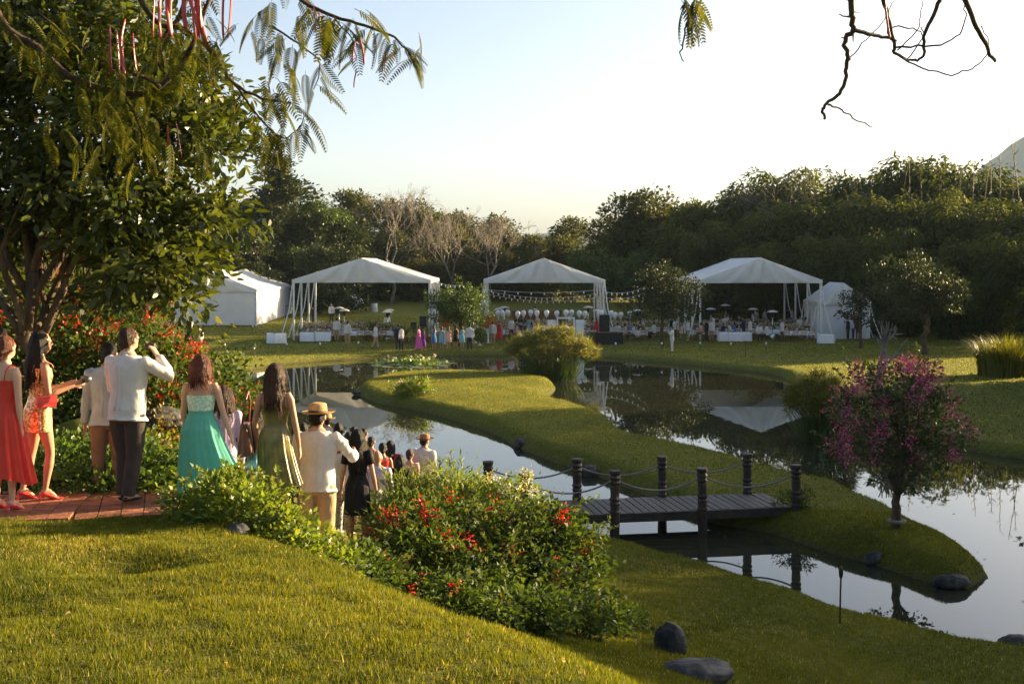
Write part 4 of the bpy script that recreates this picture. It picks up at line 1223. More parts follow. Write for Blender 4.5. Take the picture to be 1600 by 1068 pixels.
def sheet(f, nu, nv):
    V = [f(u / nu, v / nv) for v in range(nv + 1) for u in range(nu + 1)]
    Fq = [(v * (nu + 1) + u, v * (nu + 1) + u + 1, (v + 1) * (nu + 1) + u + 1, (v + 1) * (nu + 1) + u) for v in range(nv) for u in range(nu)]
    return V, Fq
def tent(name, label, x0, x1, D, depth, eave, apex, closed=False, bays=3, straps=True, door=False, seed=0):
    w = x1 - x0; cx = (x0 + x1) / 2
    z0 = gz(cx, D + 2)
    t = thing(name, label, 'tent', (cx, D, z0))
    hw = w / 2
    rng = np.random.RandomState(seed)
    for s_ in (-1, 1):                          # roof slopes, slightly sagging between frames
        mb = MB()
        def f(u, v):
            bay = math.sin(PI * ((v * bays) % 1.0)) ** 2
            return (s_ * (hw + .12) * (1 - u), -.12 + v * (depth + .24), eave + (apex - eave) * u - .10 * math.sin(PI * u) - .05 * bay * math.sin(PI * u))
        V, Fq = sheet(f, 12, bays * 8)
        mb.add(V, Fq if s_ < 0 else [q[::-1] for q in Fq]); mb.build('roof', M['canvas'], t, True)
        mb = MB()
        def f(u, v): return (s_ * (hw + .135), -.12 + v * (depth + .24), eave + .015 - u * (.28 + .03 * math.sin(v * 40)))
        V, Fq = sheet(f, 2, 40); mb.add(V, Fq); mb.build('valance', M['canvas'], t, True)
    for s_, y_ in ((-1, -.13), (1, depth + .13)):  # gable cloth
        mb = MB()
        def f(u, v):
            x = (u * 2 - 1) * (hw + .1)
            top = eave + (apex - eave) * (1 - abs(u * 2 - 1)) - .01
            low = eave - .27 + .03 * math.sin(u * PI)
            z = low + (top - low) * v
            a = math.atan2(x, max(.3, apex + .8 - z))
            fold = (.20 * math.sin(a * 13 + seed) + .12 * math.sin(a * 29 + 2)) * (1 - v) ** .5 * v ** .3 * (1 - abs(u * 2 - 1)) ** .5
            return (x, y_ + s_ * (.02 + .12 * math.sin(PI * v) * (1 - abs(u * 2 - 1)) + fold * .8), z)
        V, Fq = sheet(f, 60, 10); mb.add(V, Fq); mb.build('gable', M['canvas'], t, True)
    for b in range(bays + 1):
        y_ = depth * b / bays
        for s_ in (-1, 1):
            mb = MB(); mb.box((s_ * hw, y_, eave / 2 - .05), (.14, .12, eave + .1)); mb.build('pole', M['pole'], t)
        mb = MB(); mb.tube([(-hw, y_, eave - .03), (0, y_, apex - .12), (hw, y_, eave - .03)], .05, 6); mb.build('rafter', M['pole'], t)
    if straps:
        for b in range(bays + 1):
            y_ = depth * b / bays
            for s_ in (-1, 1):
                ox = 1.0 if not closed else .9
                mb = MB(); mb.tube([(s_ * (hw + .08), y_ + .05, eave - .15), (s_ * (hw + .35), y_ - .1, eave * .5), (s_ * (hw + ox), y_ - .25, .0)], [(.05, .015), (.045, .015), (.04, .015)], 6); mb.build('guy_strap', M['pole'], t)
                mb = MB(); mb.box((s_ * (hw + ox), y_ - .25, .03), (.22, .22, .06)); mb.build('anchor_plate', M['pole'], t)
    if closed:
        def wall(a, b, n):
            a = Vector(a); b = Vector(b); d = (b - a); L = d.length; nv = Vector((d.y, -d.x, 0)).normalized()
            mb = MB()
            def f(u, v):
                p = a + d * u
                q = nv * ((.05 * math.sin(u * L * 3.1 + 1) + .03 * math.sin(u * L * 7.3)) * (.35 + .65 * (1 - v)) + .02)
                return (p.x + q.x, p.y + q.y, eave * v * .995 - .0)
            V, Fq = sheet(f, n, 6); mb.add(V, Fq); mb.build('wall_panel', M['canvas_wall'], t, True)
        for b in range(bays):
            for s_ in (-1, 1):
                wall((s_ * (hw + .03), depth * b / bays + .06, 0), (s_ * (hw + .03), depth * (b + 1) / bays - .06, 0), 26)
        for yy in (-.06, depth + .06):
            wall((-hw + .08, yy, 0), (hw - .08, yy, 0), 30)
        mb = MB(); mb.box((0, -.16, eave - .3), (w, .03, .05)); mb.build('seam', M['seam'], t)
    return t
def txy(px, D): return (px - 800) / F * D
tent('open_tent', 'open sided white tent over the flower covered buffet tables', txy(459, 90.5), txy(671, 90.5), 90.5, 10, 4.75, 6.45, seed=1)
tent('open_tent', 'open sided white tent hung with string lights and white balloons', txy(758, 90.5), txy(943, 90.5), 90.5, 10, 4.75, 6.45, seed=2)
tent('open_tent', 'open sided white tent beside the small closed tent', txy(1094, 90.5), txy(1282, 90.5), 90.5, 12, 4.75, 6.5, seed=3)
tent('marquee', 'large closed white marquee with sunlit side wall beyond the left bushes', txy(250, 106), txy(400, 106), 106, 17, 3.3, 5.1, closed=True, bays=4, straps=False, seed=4)
tent('marquee', 'small white peaked tent seen behind the closed marquee', txy(380, 128), txy(440, 128), 128, 5, 2.6, 4.0, closed=True, bays=2, straps=False, seed=5)
tent('small_tent', 'small closed white tent behind the slender tree', txy(1278, 92), txy(1358, 92), 92, 4, 3.0, 4.5, closed=True, bays=2, straps=True, seed=6)

# ================================================================ party furniture
M['cloth'] = mat_noise('white_cloth', (.70, .71, .74), (.80, .80, .82), scale=3, rough=.8, bump=.2)
M['wood_light'] = mat_noise('chair_wood', (.22, .10, .035), (.38, .20, .08), scale=5, rough=.5, bump=.2)
M['black'] = mat_noise('black_plastic', (.008, .008, .009), (.02, .02, .022), scale=10, rough=.5)
M['steel'] = mat_noise('steel', (.5, .5, .5), (.65, .65, .65), scale=5, rough=.25, metallic=.9)
M['balloon'] = mat_noise('balloon_rubber', (.72, .72, .74), (.82, .82, .82), scale=3, rough=.25, transl=.25, spec=.5)
M['flower_mix'] = mat_leaf('flower_mix', (.35, .25, .18), (.70, .62, .52), (.75, .3, .25), transl=.25, tcol=.7)
M['terra_pot'] = mat_noise('clay_pot', (.28, .10, .05), (.4, .17, .09), scale=6, rough=.8)
M['bulb'] = mat_noise('bulb_glass', (.75, .70, .58), (.85, .8, .7), scale=4, rough=.1, spec=.6)
M['wire'] = mat_noise('wire', (.45, .45, .45), (.6, .6, .6), scale=4, rough=.6)
M['brown_panel'] = mat_noise('brown_timber', (.10, .045, .02), (.2, .09, .045), scale=3, rough=.6, bump=.3)

def heater_proto():
    t = thing('patio_heater', 'x', 'heater')
    mb = MB(); mb.lathe([(.22, 0), (.23, .04), (.21, .42), (.12, .46)], n=14); mb.build('base', M['steel'], t, True)
    mb = MB(); mb.tube([(0, 0, .45), (0, 0, 1.85)], .035, 8); mb.build('pole', M['steel'], t, True)
    mb = MB(); mb.lathe([(.08, 1.8), (.11, 1.85), (.10, 2.12), (.12, 2.14)], n=12); mb.build('burner', M['metal_dark'], t, True)
    mb = MB(); mb.lathe([(.42, 2.16), (.45, 2.18), (.30, 2.27), (.1, 2.32), (.01, 2.33)], n=18); mb.build('reflector', M['pole'], t, True)
    return t
hp = heater_proto()
for px, D, lb in [(538, 94, 'steel patio heater behind the buffet beside a waiter'), (530, 98, 'dull patio heater further back beyond the buffet waiter'), (608, 95, 'bright topped patio heater beside the palm fronds'), (605, 90, 'shorter patio heater in front of the bright topped one'),
                  (779, 96, 'patio heater at the left pole of the balloon tent'), (788, 99, 'patio heater behind the left balloons'), (919, 99, 'patio heater beside the right poles of the balloon tent'), (934, 95, 'patio heater behind the tall loudspeaker'), (996, 93, 'patio heater left of the dense dark tree trunk'),
                  (1111, 97, 'bright domed patio heater at the left of the third tent'), (1134, 102, 'lower patio heater next to the bright domed one'), (1177, 97, 'white domed patio heater in the middle of the third tent'), (1207, 92, 'dark patio heater among guests in the third tent')]:
    x = txy(px, D)
    place_copy(hp, (x, D, gz(x, D)), 0, (1, 1, 1), lb, 'patio heaters around the tents', FIRST)

def table_proto(L, W, skirt):
    t = thing('banquet_table', 'x', 'table')
    for sx in (-1, 1):
        for sy in (-1, 1):
            mb = MB(); mb.box((sx * (L / 2 - .15), sy * (W / 2 - .1), .36), (.05, .05, .72)); mb.build('leg', M['wood_light'], t)
    mb = MB(); mb.box((0, 0, .735), (L, W, .035)); mb.build('tabletop', M['wood_light'], t)
    mb = MB()
    n = 72; rows = []
    for z, k in ((.762, .97), (.757, 1.0), (.6, 1.0), (.4, 1.0), (.757 - skirt, 1.0)):
        for i in range(n):
            a = 2 * PI * i / n
            c, s_ = math.cos(a), math.sin(a)
            e = 1 / max(abs(c), abs(s_))
            e = min(e, 1.32)
            fold = (.035 * math.sin(i * 2.2) * (.757 - z) / .6) if z < .75 else 0
            rows.append((c * e * (L / 2 * k + .012 + fold), s_ * e * (W / 2 * k + .012 + fold), z))
    Fq = [(r * n + i, r * n + (i + 1) % n, (r + 1) * n + (i + 1) % n, (r + 1) * n + i) for r in range(4) for i in range(n)] + [tuple(range(n))]
    mb.add(rows, Fq); mb.build('tablecloth', M['cloth'], t, True)
    return t
tb_long = table_proto(2.6, .95, .28)
tb_skirt = table_proto(1.8, .8, .70)
tb_round = table_proto(1.1, 1.1, .72)
def chair_proto():
    t = thing('folding_chair', 'x', 'chair')
    mb = MB(); mb.box((0, 0, .45), (.42, .40, .03)); mb.build('seat', M['wood_light'], t)
    mb = MB()
    for k in range(2): mb.box((0, -.22 - .02 * k, .68 + .16 * k), (.40, .02, .09))
    mb.build('backrest', M['wood_light'], t)
    for s_ in (-1, 1):
        mb = MB(); mb.tube([(s_ * .2, .2, 0), (s_ * .2, -.24, .9)], .017, 5); mb.build('leg', M['wood_light'], t)
        mb = MB(); mb.tube([(s_ * .185, -.2, 0), (s_ * .185, .12, .45)], .017, 5); mb.build('leg', M['wood_light'], t)
    return t
ch = chair_proto()
def arr_proto(seed, h, w, leafm, mat):
    rng = np.random.RandomState(seed)
    t = thing('flower_arrangement', 'x', 'flowers')
    mb = MB(); mb.lathe([(.06, 0), (.08, .1), (.06, .2)], n=10); mb.build('vase', M['cloth'], t, True)
    c = rng.normal(size=(90, 3)) * [w, w, h * .3] + [0, 0, .2 + h * .5]
    V, Fq = leaf_arrays(c, rng.normal(size=c.shape) + [0, 0, .4], rng.normal(size=c.shape), .13, .06)
    obj('greenery', mesh_np('greenery', V, [Fq], tint=rng.rand(90)), leafm, t, kind='stuff')
    c = rng.normal(size=(110, 3)) * [w, w, h * .25] + [0, 0, .25 + h * .6]
    V, Fq = leaf_arrays(c, rng.normal(size=c.shape), rng.normal(size=c.shape) + [0, -1, 0], .10, .10)
    obj('blossoms', mesh_np('blossoms', V, [Fq], tint=rng.rand(110)), mat, t, kind='stuff')
    return t
arr = [arr_proto(111, .3, .16, M['leaf_mid'], M['flower_mix']), arr_proto(112, .3, .2, M['leaf_cover'], M['flower_mix'])]
rng = np.random.RandomState(121)
def zone(tables, name, chairs=True, flowers=True):
    g1, g2, g3 = f'long tables {name}', f'wooden folding chairs {name}', f'flower arrangements {name}'
    for px, D in tables:
        x = txy(px, D); z = gz(x, D)
        place_copy(tb_long, (x, D, z), rng.normal() * .02, (1, 1, 1), f'long banquet table with a short white cloth {name}', g1, FIRST)
        if chairs:
            for k in range(4):
                for s_ in (-1, 1):
                    if rng.rand() < .1: continue
                    cx = x - .95 + .63 * k; cy = D + s_ * (.72 + .1 * rng.rand())
                    place_copy(ch, (cx, cy, gz(cx, cy)), (PI if s_ > 0 else 0) + rng.normal() * .12, (1, 1, 1), f'wooden folding chair at a long table {name}', g2, FIRST)
        if flowers:
            for k in range(3):
                place_copy(arr[k % 2], (x - .8 + .8 * k, D + rng.normal() * .05, z + .765), rng.rand() * 6, (1.1, 1.1, 1), f'mixed flower arrangement on a long table {name}', g3, FIRST)
zone([(497, 89.5), (545, 89.8), (595, 90), (497, 93.5), (550, 94)], 'under the buffet tent')
zone([(800, 91), (850, 92), (905, 91), (795, 96), (850, 96.5), (910, 96)], 'under the balloon tent')
zone([(985, 91), (1020, 95), (965, 95)], 'in the shade of the dense dark tree')
zone([(1105, 91), (1155, 93.5), (1205, 93), (1245, 90.5), (1120, 97), (1180, 98), (1238, 97)], 'under the third tent')
for px, D, lb in [(1133, 88.8, 'white skirted table before the third tent, first from the dark tree'), (1148, 88.6, 'middle one of three white skirted tables before the third tent'), (1162, 88.8, 'white skirted table before the third tent next to a kneeling guest'), (481, 88.6, 'white skirted table at the left end of the buffet'), (505, 88.6, 'second white skirted table of the buffet beside the tent pole'),
                  (1290, 86.5, 'white skirted table beside the small closed tent')]:
    x = txy(px, D)
    place_copy(tb_skirt, (x, D, gz(x, D)), 0, (.62, 1, 1), lb, 'white skirted tables', FIRST)
x = txy(432, 87); place_copy(tb_round, (x, 87, gz(x, 87)), .78, (1, 1, 1.05), 'lone cocktail table in a white cloth left of the buffet tent', None, FIRST)
for o, lb in ((tb_long, 0), ):
    pass

# balloons, each on its own ribbon
def balloon_proto():
    t = thing('balloon', 'x', 'balloon')
    mb = MB(); mb.lathe([(.012, 0), (.03, .03), (.10, .13), (.17, .28), (.19, .38), (.17, .49), (.10, .57), (.005, .6)], (0, 0, 1.9), 14); mb.build('skin', M['balloon'], t, True)
    mb = MB(); mb.tube([(0, 0, .0), (.04, .02, .9), (0, 0, 1.9)], .008, 4); mb.build('ribbon', M['wire'], t)
    return t
bp_ = balloon_proto()
for k, px in enumerate([778, 785, 793, 809, 818, 829, 839, 854, 870, 884, 893, 905, 914, 936, 939, 955, 961, 970, 984, 741, 885]):
    D = 86.5 + 2.5 * rng.rand()
    x = txy(px, D)
    place_copy(bp_, (x, D, gz(x, D) - .12 * rng.rand()), rng.rand() * 6, (1.05, 1.05, 1), 'white balloon floating on a ribbon above the guests by the middle tent', 'white balloons by the middle tent', FIRST)

# string lights
def string_light(a, b, sag, n, label):
    a = Vector(a); b = Vector(b)
    t = thing('string_light', label, 'string lights', a)
    pts = [a.lerp(b, k / 30) - Vector((0, 0, sag * 4 * (k / 30) * (1 - k / 30))) - a for k in range(31)]
    mb = MB(); mb.tube(pts, .018, 4); mb.build('wire', M['wire'], t)
    mb = MB(); mb.lathe([(.02, 0), (.05, -.06), (.06, -.13), (.035, -.19), (.005, -.21)], n=8); bm_ = mb.mesh('bulb', True); bm_.materials.append(M['bulb'])
    for k in range(n):
        u = (k + .5) / n
        o = bpy.data.objects.new('bulb', bm_); C.objects.link(o); o.parent = t
        o.location = a.lerp(b, u) - Vector((0, 0, sag * 4 * u * (1 - u))) - a
def W(px, py, D): return P(px, py, D)
string_light(W(758, 452, 90.6), W(943, 452, 90.6), .25, 9, 'highest strand of string lights across the balloon tent')
string_light(W(758, 453, 93), W(943, 456, 93), .55, 22, 'middle strand of string lights across the balloon tent')
string_light(W(758, 458, 96), W(943, 462, 96), .55, 20, 'lowest strand of string lights across the balloon tent')
string_light(W(672, 434, 90.4), W(722, 445, 86), .25, 7, 'strand of string lights from the buffet tent to the leafy tree')
string_light(W(944, 455, 90.6), W(1010, 447, 86), .3, 8, 'strand of string lights from the balloon tent to the dense dark tree')
string_light(W(944, 464, 93), W(1012, 455, 86.5), .3, 8, 'lower strand of lights between the balloon tent and dark tree')

# loudspeakers, screens, welcome frame, timber bar
def speaker(px, D, zb, h, w, label):
    x = txy(px, D)
    t = thing('loudspeaker', label, 'loudspeaker', (x, D, gz(x, D)))
    mb = MB(); mb.box((0, 0, zb + h / 2), (w, w * .9, h)); mb.build('cabinet', M['black'], t)
    mb = MB(); mb.lathe([(w * .38, 0), (w * .36, .02), (.02, .03)], (0, 0, 0), 14); o = mb.build('cone', M['metal_dark'], t); o.location = (0, -w * .46, zb + h * .4); o.rotation_euler.x = R(90)
    if zb > .3:
        mb = MB(); mb.tube([(0, 0, 0), (0, 0, zb)], .03, 6); mb.build('stand', M['metal_dark'], t)
        for k in range(3):
            a = k * 2.1; mb = MB(); mb.tube([(0, 0, .5), (.5 * math.cos(a), .5 * math.sin(a), .01)], .018, 5); mb.build('leg', M['metal_dark'], t)
speaker(944, 87, .9, 1.25, .75, 'tall black loudspeaker beside the right pole of the balloon tent')
speaker(661, 88, 1.25, .8, .5, 'black loudspeaker on a stand at the right end of the buffet')
speaker(646, 89, 1.0, .5, .4, 'small black loudspeaker on a stand near the right buffet end')
x = txy(884, 85.5)
t = thing('welcome_frame', 'white open photo frame with side panels behind the papyrus', 'frame', (x, 85.5, gz(x, 85.5)))
for nm, c, s_ in (('upright', (-.62, 0, .95), (.12, .06, 1.9)), ('upright', (.62, 0, .95), (.12, .06, 1.9)), ('lintel', (0, 0, 1.96), (1.36, .06, .12)), ('panel', (-1.05, .12, .92), (.6, .04, 1.8)), ('panel', (1.05, .12, .92), (.6, .04, 1.8))):
    mb = MB(); mb.box(c, s_); mb.build(nm, M['cloth'], t)
x = txy(838, 104)
t = thing('timber_bar', 'long brown timber bar behind the balloon tent', 'bar', (x, 104, gz(x, 104)))
for k in range(9):
    mb = MB(); mb.box((0, 0, .13 + k * .165), (4.4, .1, .155)); mb.build('board', M['brown_panel'], t)
for sx in (-2.2, 0, 2.2):
    mb = MB(); mb.box((sx, .1, .78), (.12, .12, 1.56)); mb.build('post', M['brown_panel'], t)
mb = MB(); mb.box((0, .2, 1.6), (4.6, .6, .07)); mb.build('counter', M['brown_panel'], t)
x = txy(950, 86)
t = thing('dark_counter', 'low dark counter in front of the tall loudspeaker', 'counter', (x, 86, gz(x, 86)))
mb = MB(); mb.box((0, 0, .43), (2.2, .6, .86)); mb.build('body', M['black'], t)
mb = MB(); mb.box((0, 0, .9), (2.3, .7, .06)); mb.build('top', M['brown_panel'], t)
# potted palms and planters at the right end of the buffet
def palm(px, D, h, label, seed):
    rng = np.random.RandomState(seed)
    x = txy(px, D)
    t = thing('potted_palm', label, 'plant', (x, D, gz(x, D)))
    mb = MB(); mb.lathe([(.2, 0), (.27, .4), (.29, .42), (.25, .42)], n=12); mb.build('pot', M['terra_pot'], t, True)
    for k in range(13):
        a = rng.rand() * 6.28; L = h * (.7 + .5 * rng.rand()); lean = .25 + .6 * rng.rand()
        n = 12; c, ax = [], []
        def pt(u): return np.array([math.cos(a) * L * lean * u ** 1.6, math.sin(a) * L * lean * u ** 1.6, .4 + L * (u - .35 * lean * u ** 3)])
        for q in range(2, n + 1):
            p = pt(q / n); d = pt(q / n) - pt(q / n - .08)
            sd = np.cross(d, [0, 0, 1.]); sd /= np.linalg.norm(sd) + 1e-6
            for s_ in (-1, 1):
                c.append(p); ax.append(sd * s_ + d / np.linalg.norm(d) * .8 + [0, 0, -.3])
        V, Fq = leaf_arrays(np.array(c), np.array(ax), np.tile([0, 0, 1.], (len(c), 1)), h * .32, .05, curl=.3)
        obj('frond', mesh_np('frond', V, [Fq], tint=rng.rand(len(c))), M['leaf_mid'], t)
for k, (px, D, h, lb) in enumerate([(588, 89, 1.6, 'tall potted palm in the middle of the buffet'), (575, 90, 1.2, 'smaller potted palm beside the tall buffet palm'), (618, 88, 1.0, 'low potted palm right of the buffet'), (633, 88, 1.1, 'potted palm beside two men in conversation'), (652, 88, 1.0, 'potted palm under the small loudspeaker'), (668, 89, 1.2, 'potted palm near the orange flower ball'), (470, 90, .9, 'spiky potted plant at the left end of the buffet')]):
    palm(px, D, h, lb, 130 + k)
M['flower_orange'] = mat_leaf('flower_orange', (.55, .14, .03), (.75, .28, .06), transl=.2, tcol=.6)
def flower_ball(px, D, z, r, mat, label, seed):
    rng = np.random.RandomState(seed)
    x = txy(px, D)
    t = thing('flower_ball', label, 'flowers', (x, D, gz(x, D)))
    mb = MB(); mb.lathe([(.2, 0), (.06, .08), (.05, z - r), (.12, z - r * .9)], n=10); mb.build('pedestal', M['cloth'], t, True)
    d = nrm(rng.normal(size=(420, 3)))
    V, Fq = leaf_arrays(d * r * .9 + [0, 0, z], nrm(rng.normal(size=d.shape)) + d * .4, d, r * .35, r * .3)
    obj('blossoms', mesh_np('blossoms', V, [Fq], tint=rng.rand(420)), mat, t, kind='stuff')
flower_ball(695, 87, 1.75, .45, M['flower_orange'], 'orange flower ball on a pedestal beside the leafy tree', 141)
flower_ball(763, 88, 1.6, .5, M['flower_orange'], 'amber flower ball on a pedestal left of the balloons', 142)
flower_ball(750, 85, .75, .5, M['leaf_lime'], 'lime green topiary ball on a short stand by the white shirted man', 143)
flower_ball(743, 88, 1.9, .35, M['flower_mix'], 'pale flower ball on a tall stand under the leafy tree', 144)
flower_ball(922, 85, .55, .4, M['leaf_mid'], 'round green shrub ball beside the dark counter', 145)

# little stake lights on the far lawn
def stake_proto():
    t = thing('lawn_light', 'x', 'lawn light')
    mb = MB(); mb.tube([(0, 0, -.1), (0, 0, .55)], .016, 6); mb.build('stake', M['bamboo_pole'], t)
    mb = MB(); mb.lathe([(.03, .52), (.06, .57), (.065, .64), (.03, .68)], n=10); mb.build('lantern', M['cloth'], t, True)
    return t
sp_ = stake_proto()
for px, py in [(351, 551), (397, 557), (395, 520), (448, 549), (500, 548), (560, 546), (962, 548), (1034, 549), (1094, 548), (1142, 549), (1197, 548), (627, 551), (300, 545)]:
    x, y = GP(px, py, .02)
    place_copy(sp_, (x, y, gz(x, y)), 0, (1, 1, 1), 'small pale stake light set along the far shore lawn', 'stake lights along the far shore', FIRST)
for px, py, h, lb in [(975, 556, 1.1, 'thin brown stake on the far shore beside the papyrus'), (1165, 555, .9, 'dark thin stake on the far lawn near the streak of light')]:
    x, y = GP(px, py, 0)
    mb = MB(); mb.tube([(0, 0, -.1), (.02, 0, h)], [.03, .025], 6)
    mb.tube([(.02, 0, h), (.02, 0, h + .12)], [.045, .04], 8)
    tag(mb.build('garden_stake', M['bamboo_pole'], loc=(x, y, gz(x, y))), lb, 'stake')

# white van and barrel beyond the lawn
M['van_white'] = mat_noise('van_paint', (.62, .62, .62), (.74, .74, .74), scale=2, rough=.3, spec=.5)
M['glass_dark'] = mat_noise('dark_glass', (.01, .012, .015), (.03, .03, .035), scale=2, rough=.05, spec=.6)
x, D = txy(530, 128), 128
van = thing('parked_van', 'white van parked under the trees beyond the buffet tent', 'van', (x, D, gz(x, D)), R(-12))
mb = MB()
pf = [(-2.6, .35), (2.3, .35), (2.55, .6), (2.5, 1.15), (1.75, 1.35), (1.2, 2.1), (.9, 2.25), (-2.4, 2.25), (-2.6, 2.0)]
V = [(a, -.95, b) for a, b in pf] + [(a, .95, b) for a, b in pf]
n = len(pf)
mb.add(V, [tuple(range(n)), tuple(range(2 * n - 1, n - 1, -1))] + [(i + n, (i + 1) % n + n, (i + 1) % n, i) for i in range(n)]); mb.build('body', M['van_white'], van)
for a, b in ((.55, .75), (-.6, .9), (-1.8, .9)):
    for s_ in (-1, 1):
        mb = MB(); mb.box((a, s_ * .953, 1.65), (b, .02, .5)); mb.build('window', M['glass_dark'], van)
for a in (-1.7, 1.7):
    for s_ in (-1, 1):
        mb = MB(); mb.lathe([(.36, -.1), (.38, -.08), (.38, .08), (.36, .1)], n=18); o = mb.build('wheel', M['black'], van); o.location = (a, s_ * .88, .37); o.rotation_euler.x = R(90)
x, D = txy(585, 124), 124
mb = MB(); mb.lathe([(.30, 0), (.33, .1), (.33, .45), (.35, .5), (.33, .55), (.33, .9), (.30, .95)], n=16)
tag(mb.build('barrel', M['van_white'], loc=(x, D, gz(x, D)), smooth=True), 'white barrel standing alone on the far lawn beyond the buffet tent', 'barrel')
x, D = txy(575, 124), 124
mb = MB(); mb.box((0, 0, .9), (.12, .12, 1.8)); mb.box((0, 0, 1.83), (.16, .16, .06))
M['yellow'] = mat_noise('yellow_post', (.35, .26, .06), (.5, .38, .1), scale=5, rough=.7)
tag(mb.build('marker_post', M['yellow'], loc=(x, D, gz(x, D))), 'yellow marker post next to the white barrel', 'post')
# fallen pale leaf on the knoll
M['dry_leaf'] = mat_noise('dry_leaf', (.45, .34, .2), (.7, .58, .4), scale=20, rough=.7)
x, y = (105 - 800) / F * 4.75, 4.75
mb = MB()
for k, (a, h) in enumerate(((.2, .12), (.55, .085))):
    V, Fq = sheet(lambda u, v: (.02 * (u - .5) * math.sin(PI * min(1, v + .12)) + .06 * v * math.sin(a) * (1 if k else -.2) + .015 * k, .008 * math.cos(u * 6) + .03 * v * v, h * v), 4, 8)
    mb.add(V, Fq)
o = mb.build('dry_leaf', M['dry_leaf'], loc=(x, y, gz(x, y) - .002), smooth=True)
tag(o, 'curled pale dry leaf lying in the grass of the knoll', 'leaf')

# fallen leaves on the near grass
rng = np.random.RandomState(77)
n = 260
x = rng.uniform(-5.5, 4, n); y = rng.uniform(4.2, 13, n)
z = height(x, y) + .022
c = np.stack([x, y, z], -1)
V, Fq = leaf_arrays(c, rng.normal(size=(n, 3)) * [1, 1, .25], rng.normal(size=(n, 3)) * .5 + [0, 0, 1], .035 + .03 * rng.rand(n), .016, hexa=True, curl=.3)
M['litter'] = mat_leaf('leaf_litter', (.10, .05, .02), (.32, .20, .08), transl=.2)
tag(obj('fallen_leaves', mesh_np('fallen_leaves', V, [Fq], tint=rng.rand(n)), M['litter']), 'dry brown leaves scattered over the near grass', 'fallen leaves', kind='stuff')
# ================================================================ people
def mcol(name, c, rough=.8, transl=0, var=.75, scale=14, bump=.25, bscale=90, spec=.2, stretch=None):
    return mat_noise(name, tuple(x * var for x in c), tuple(min(1, x * (2 - var)) for x in c), scale=scale, rough=rough, transl=transl, bump=bump, bscale=bscale, spec=spec, stretch=stretch)
M['skin_tan'] = mcol('skin_tan', (.42, .22, .13), .5, var=.93, bump=.05, spec=.35)
M['skin_light'] = mcol('skin_light', (.55, .31, .20), .5, var=.93, bump=.05, spec=.35)
M['skin_brown'] = mcol('skin_brown', (.30, .15, .085), .5, var=.93, bump=.05, spec=.35)
HS = (14, 14, 1.2)
M['hair_black'] = mcol('hair_black', (.012, .009, .008), .5, var=.45, scale=9, bump=.9, bscale=14, spec=.2, stretch=HS)
M['hair_brown'] = mcol('hair_brown', (.055, .025, .014), .5, var=.45, scale=9, bump=.9, bscale=14, spec=.2, stretch=HS)
M['hair_auburn'] = mcol('hair_auburn', (.12, .035, .018), .5, var=.45, scale=9, bump=.9, bscale=14, spec=.2, stretch=HS)
M['hair_grey'] = mcol('hair_grey', (.32, .29, .26), .5, var=.7, scale=9, bump=.7, bscale=14, stretch=HS)
def fab(k, c, **kw): M[k] = mcol(k, c, **kw)
fab('f_white', (.74, .71, .67), transl=.3, var=.95)
fab('f_cream', (.66, .58, .47), transl=.2, var=.93)
fab('f_greyblue', (.30, .36, .38), var=.93)
fab('f_charcoal', (.045, .036, .032), var=.9)
fab('f_khaki', (.36, .25, .14), var=.93)
fab('f_brown', (.20, .12, .07), var=.93)
fab('f_black', (.010, .010, .012), rough=.7)
fab('f_navy', (.02, .025, .06))
fab('f_coral', (.72, .07, .045), transl=.25, var=.95)
fab('f_teal', (.16, .56, .43), transl=.4, var=.95)
fab('f_mint', (.50, .66, .50), var=.7, scale=40)
fab('f_olive', (.16, .125, .025), rough=.32, var=.45, scale=7, spec=.5)
fab('f_red', (.50, .025, .03))
fab('f_orange', (.75, .12, .03))
fab('f_lav', (.55, .45, .6), var=.95)
fab('f_peach', (.7, .42, .32))
fab('f_yellow', (.6, .48, .06))
fab('f_burg', (.10, .02, .03))
fab('f_purple', (.12, .03, .22))
fab('f_pink', (.65, .1, .3))
fab('f_blue', (.06, .16, .35))
fab('f_aqua', (.15, .42, .48))
fab('f_pattern', (.28, .28, .28), var=.15, scale=30)
fab('straw', (.46, .30, .13), var=.8, scale=30, bump=.6)
fab('straw_dark', (.28, .15, .06), var=.8, scale=30, bump=.6)
fab('leather', (.17, .06, .03), rough=.4, spec=.5)
fab('leather_red', (.62, .05, .04), rough=.3, spec=.5)
fab('shoe_dark', (.02, .015, .012), rough=.35, spec=.5)
def mat_sequin():
    m, t, N, L = mat_new('gold_sequins')
    b = N['Principled BSDF']
    tc = N.new('ShaderNodeTexCoord'); v = N.new('ShaderNodeTexVoronoi'); v.inputs['Scale'].default_value = 55
    L.new(tc.outputs['Object'], v.inputs['Vector'])
    r = N.new('ShaderNodeValToRGB'); e = r.color_ramp.elements
    e[0].color = (.36, .15, .04, 1); e[1].color = (.80, .58, .30, 1); e[0].position = .25; e[1].position = .8
    sx = N.new('ShaderNodeSeparateColor'); L.new(v.outputs['Color'], sx.inputs[0]); L.new(sx.outputs[0], r.inputs[0])
    L.new(r.outputs[0], b.inputs['Base Color']); b.inputs['Roughness'].default_value = .35; b.inputs['Metallic'].default_value = .35
    bp = N.new('ShaderNodeBump'); bp.inputs['Strength'].default_value = .7; bp.inputs['Distance'].default_value = .01
    L.new(v.outputs['Color'], bp.inputs['Height']); L.new(bp.outputs[0], b.inputs['Normal'])
    return m
M['f_sequin'] = mat_sequin()

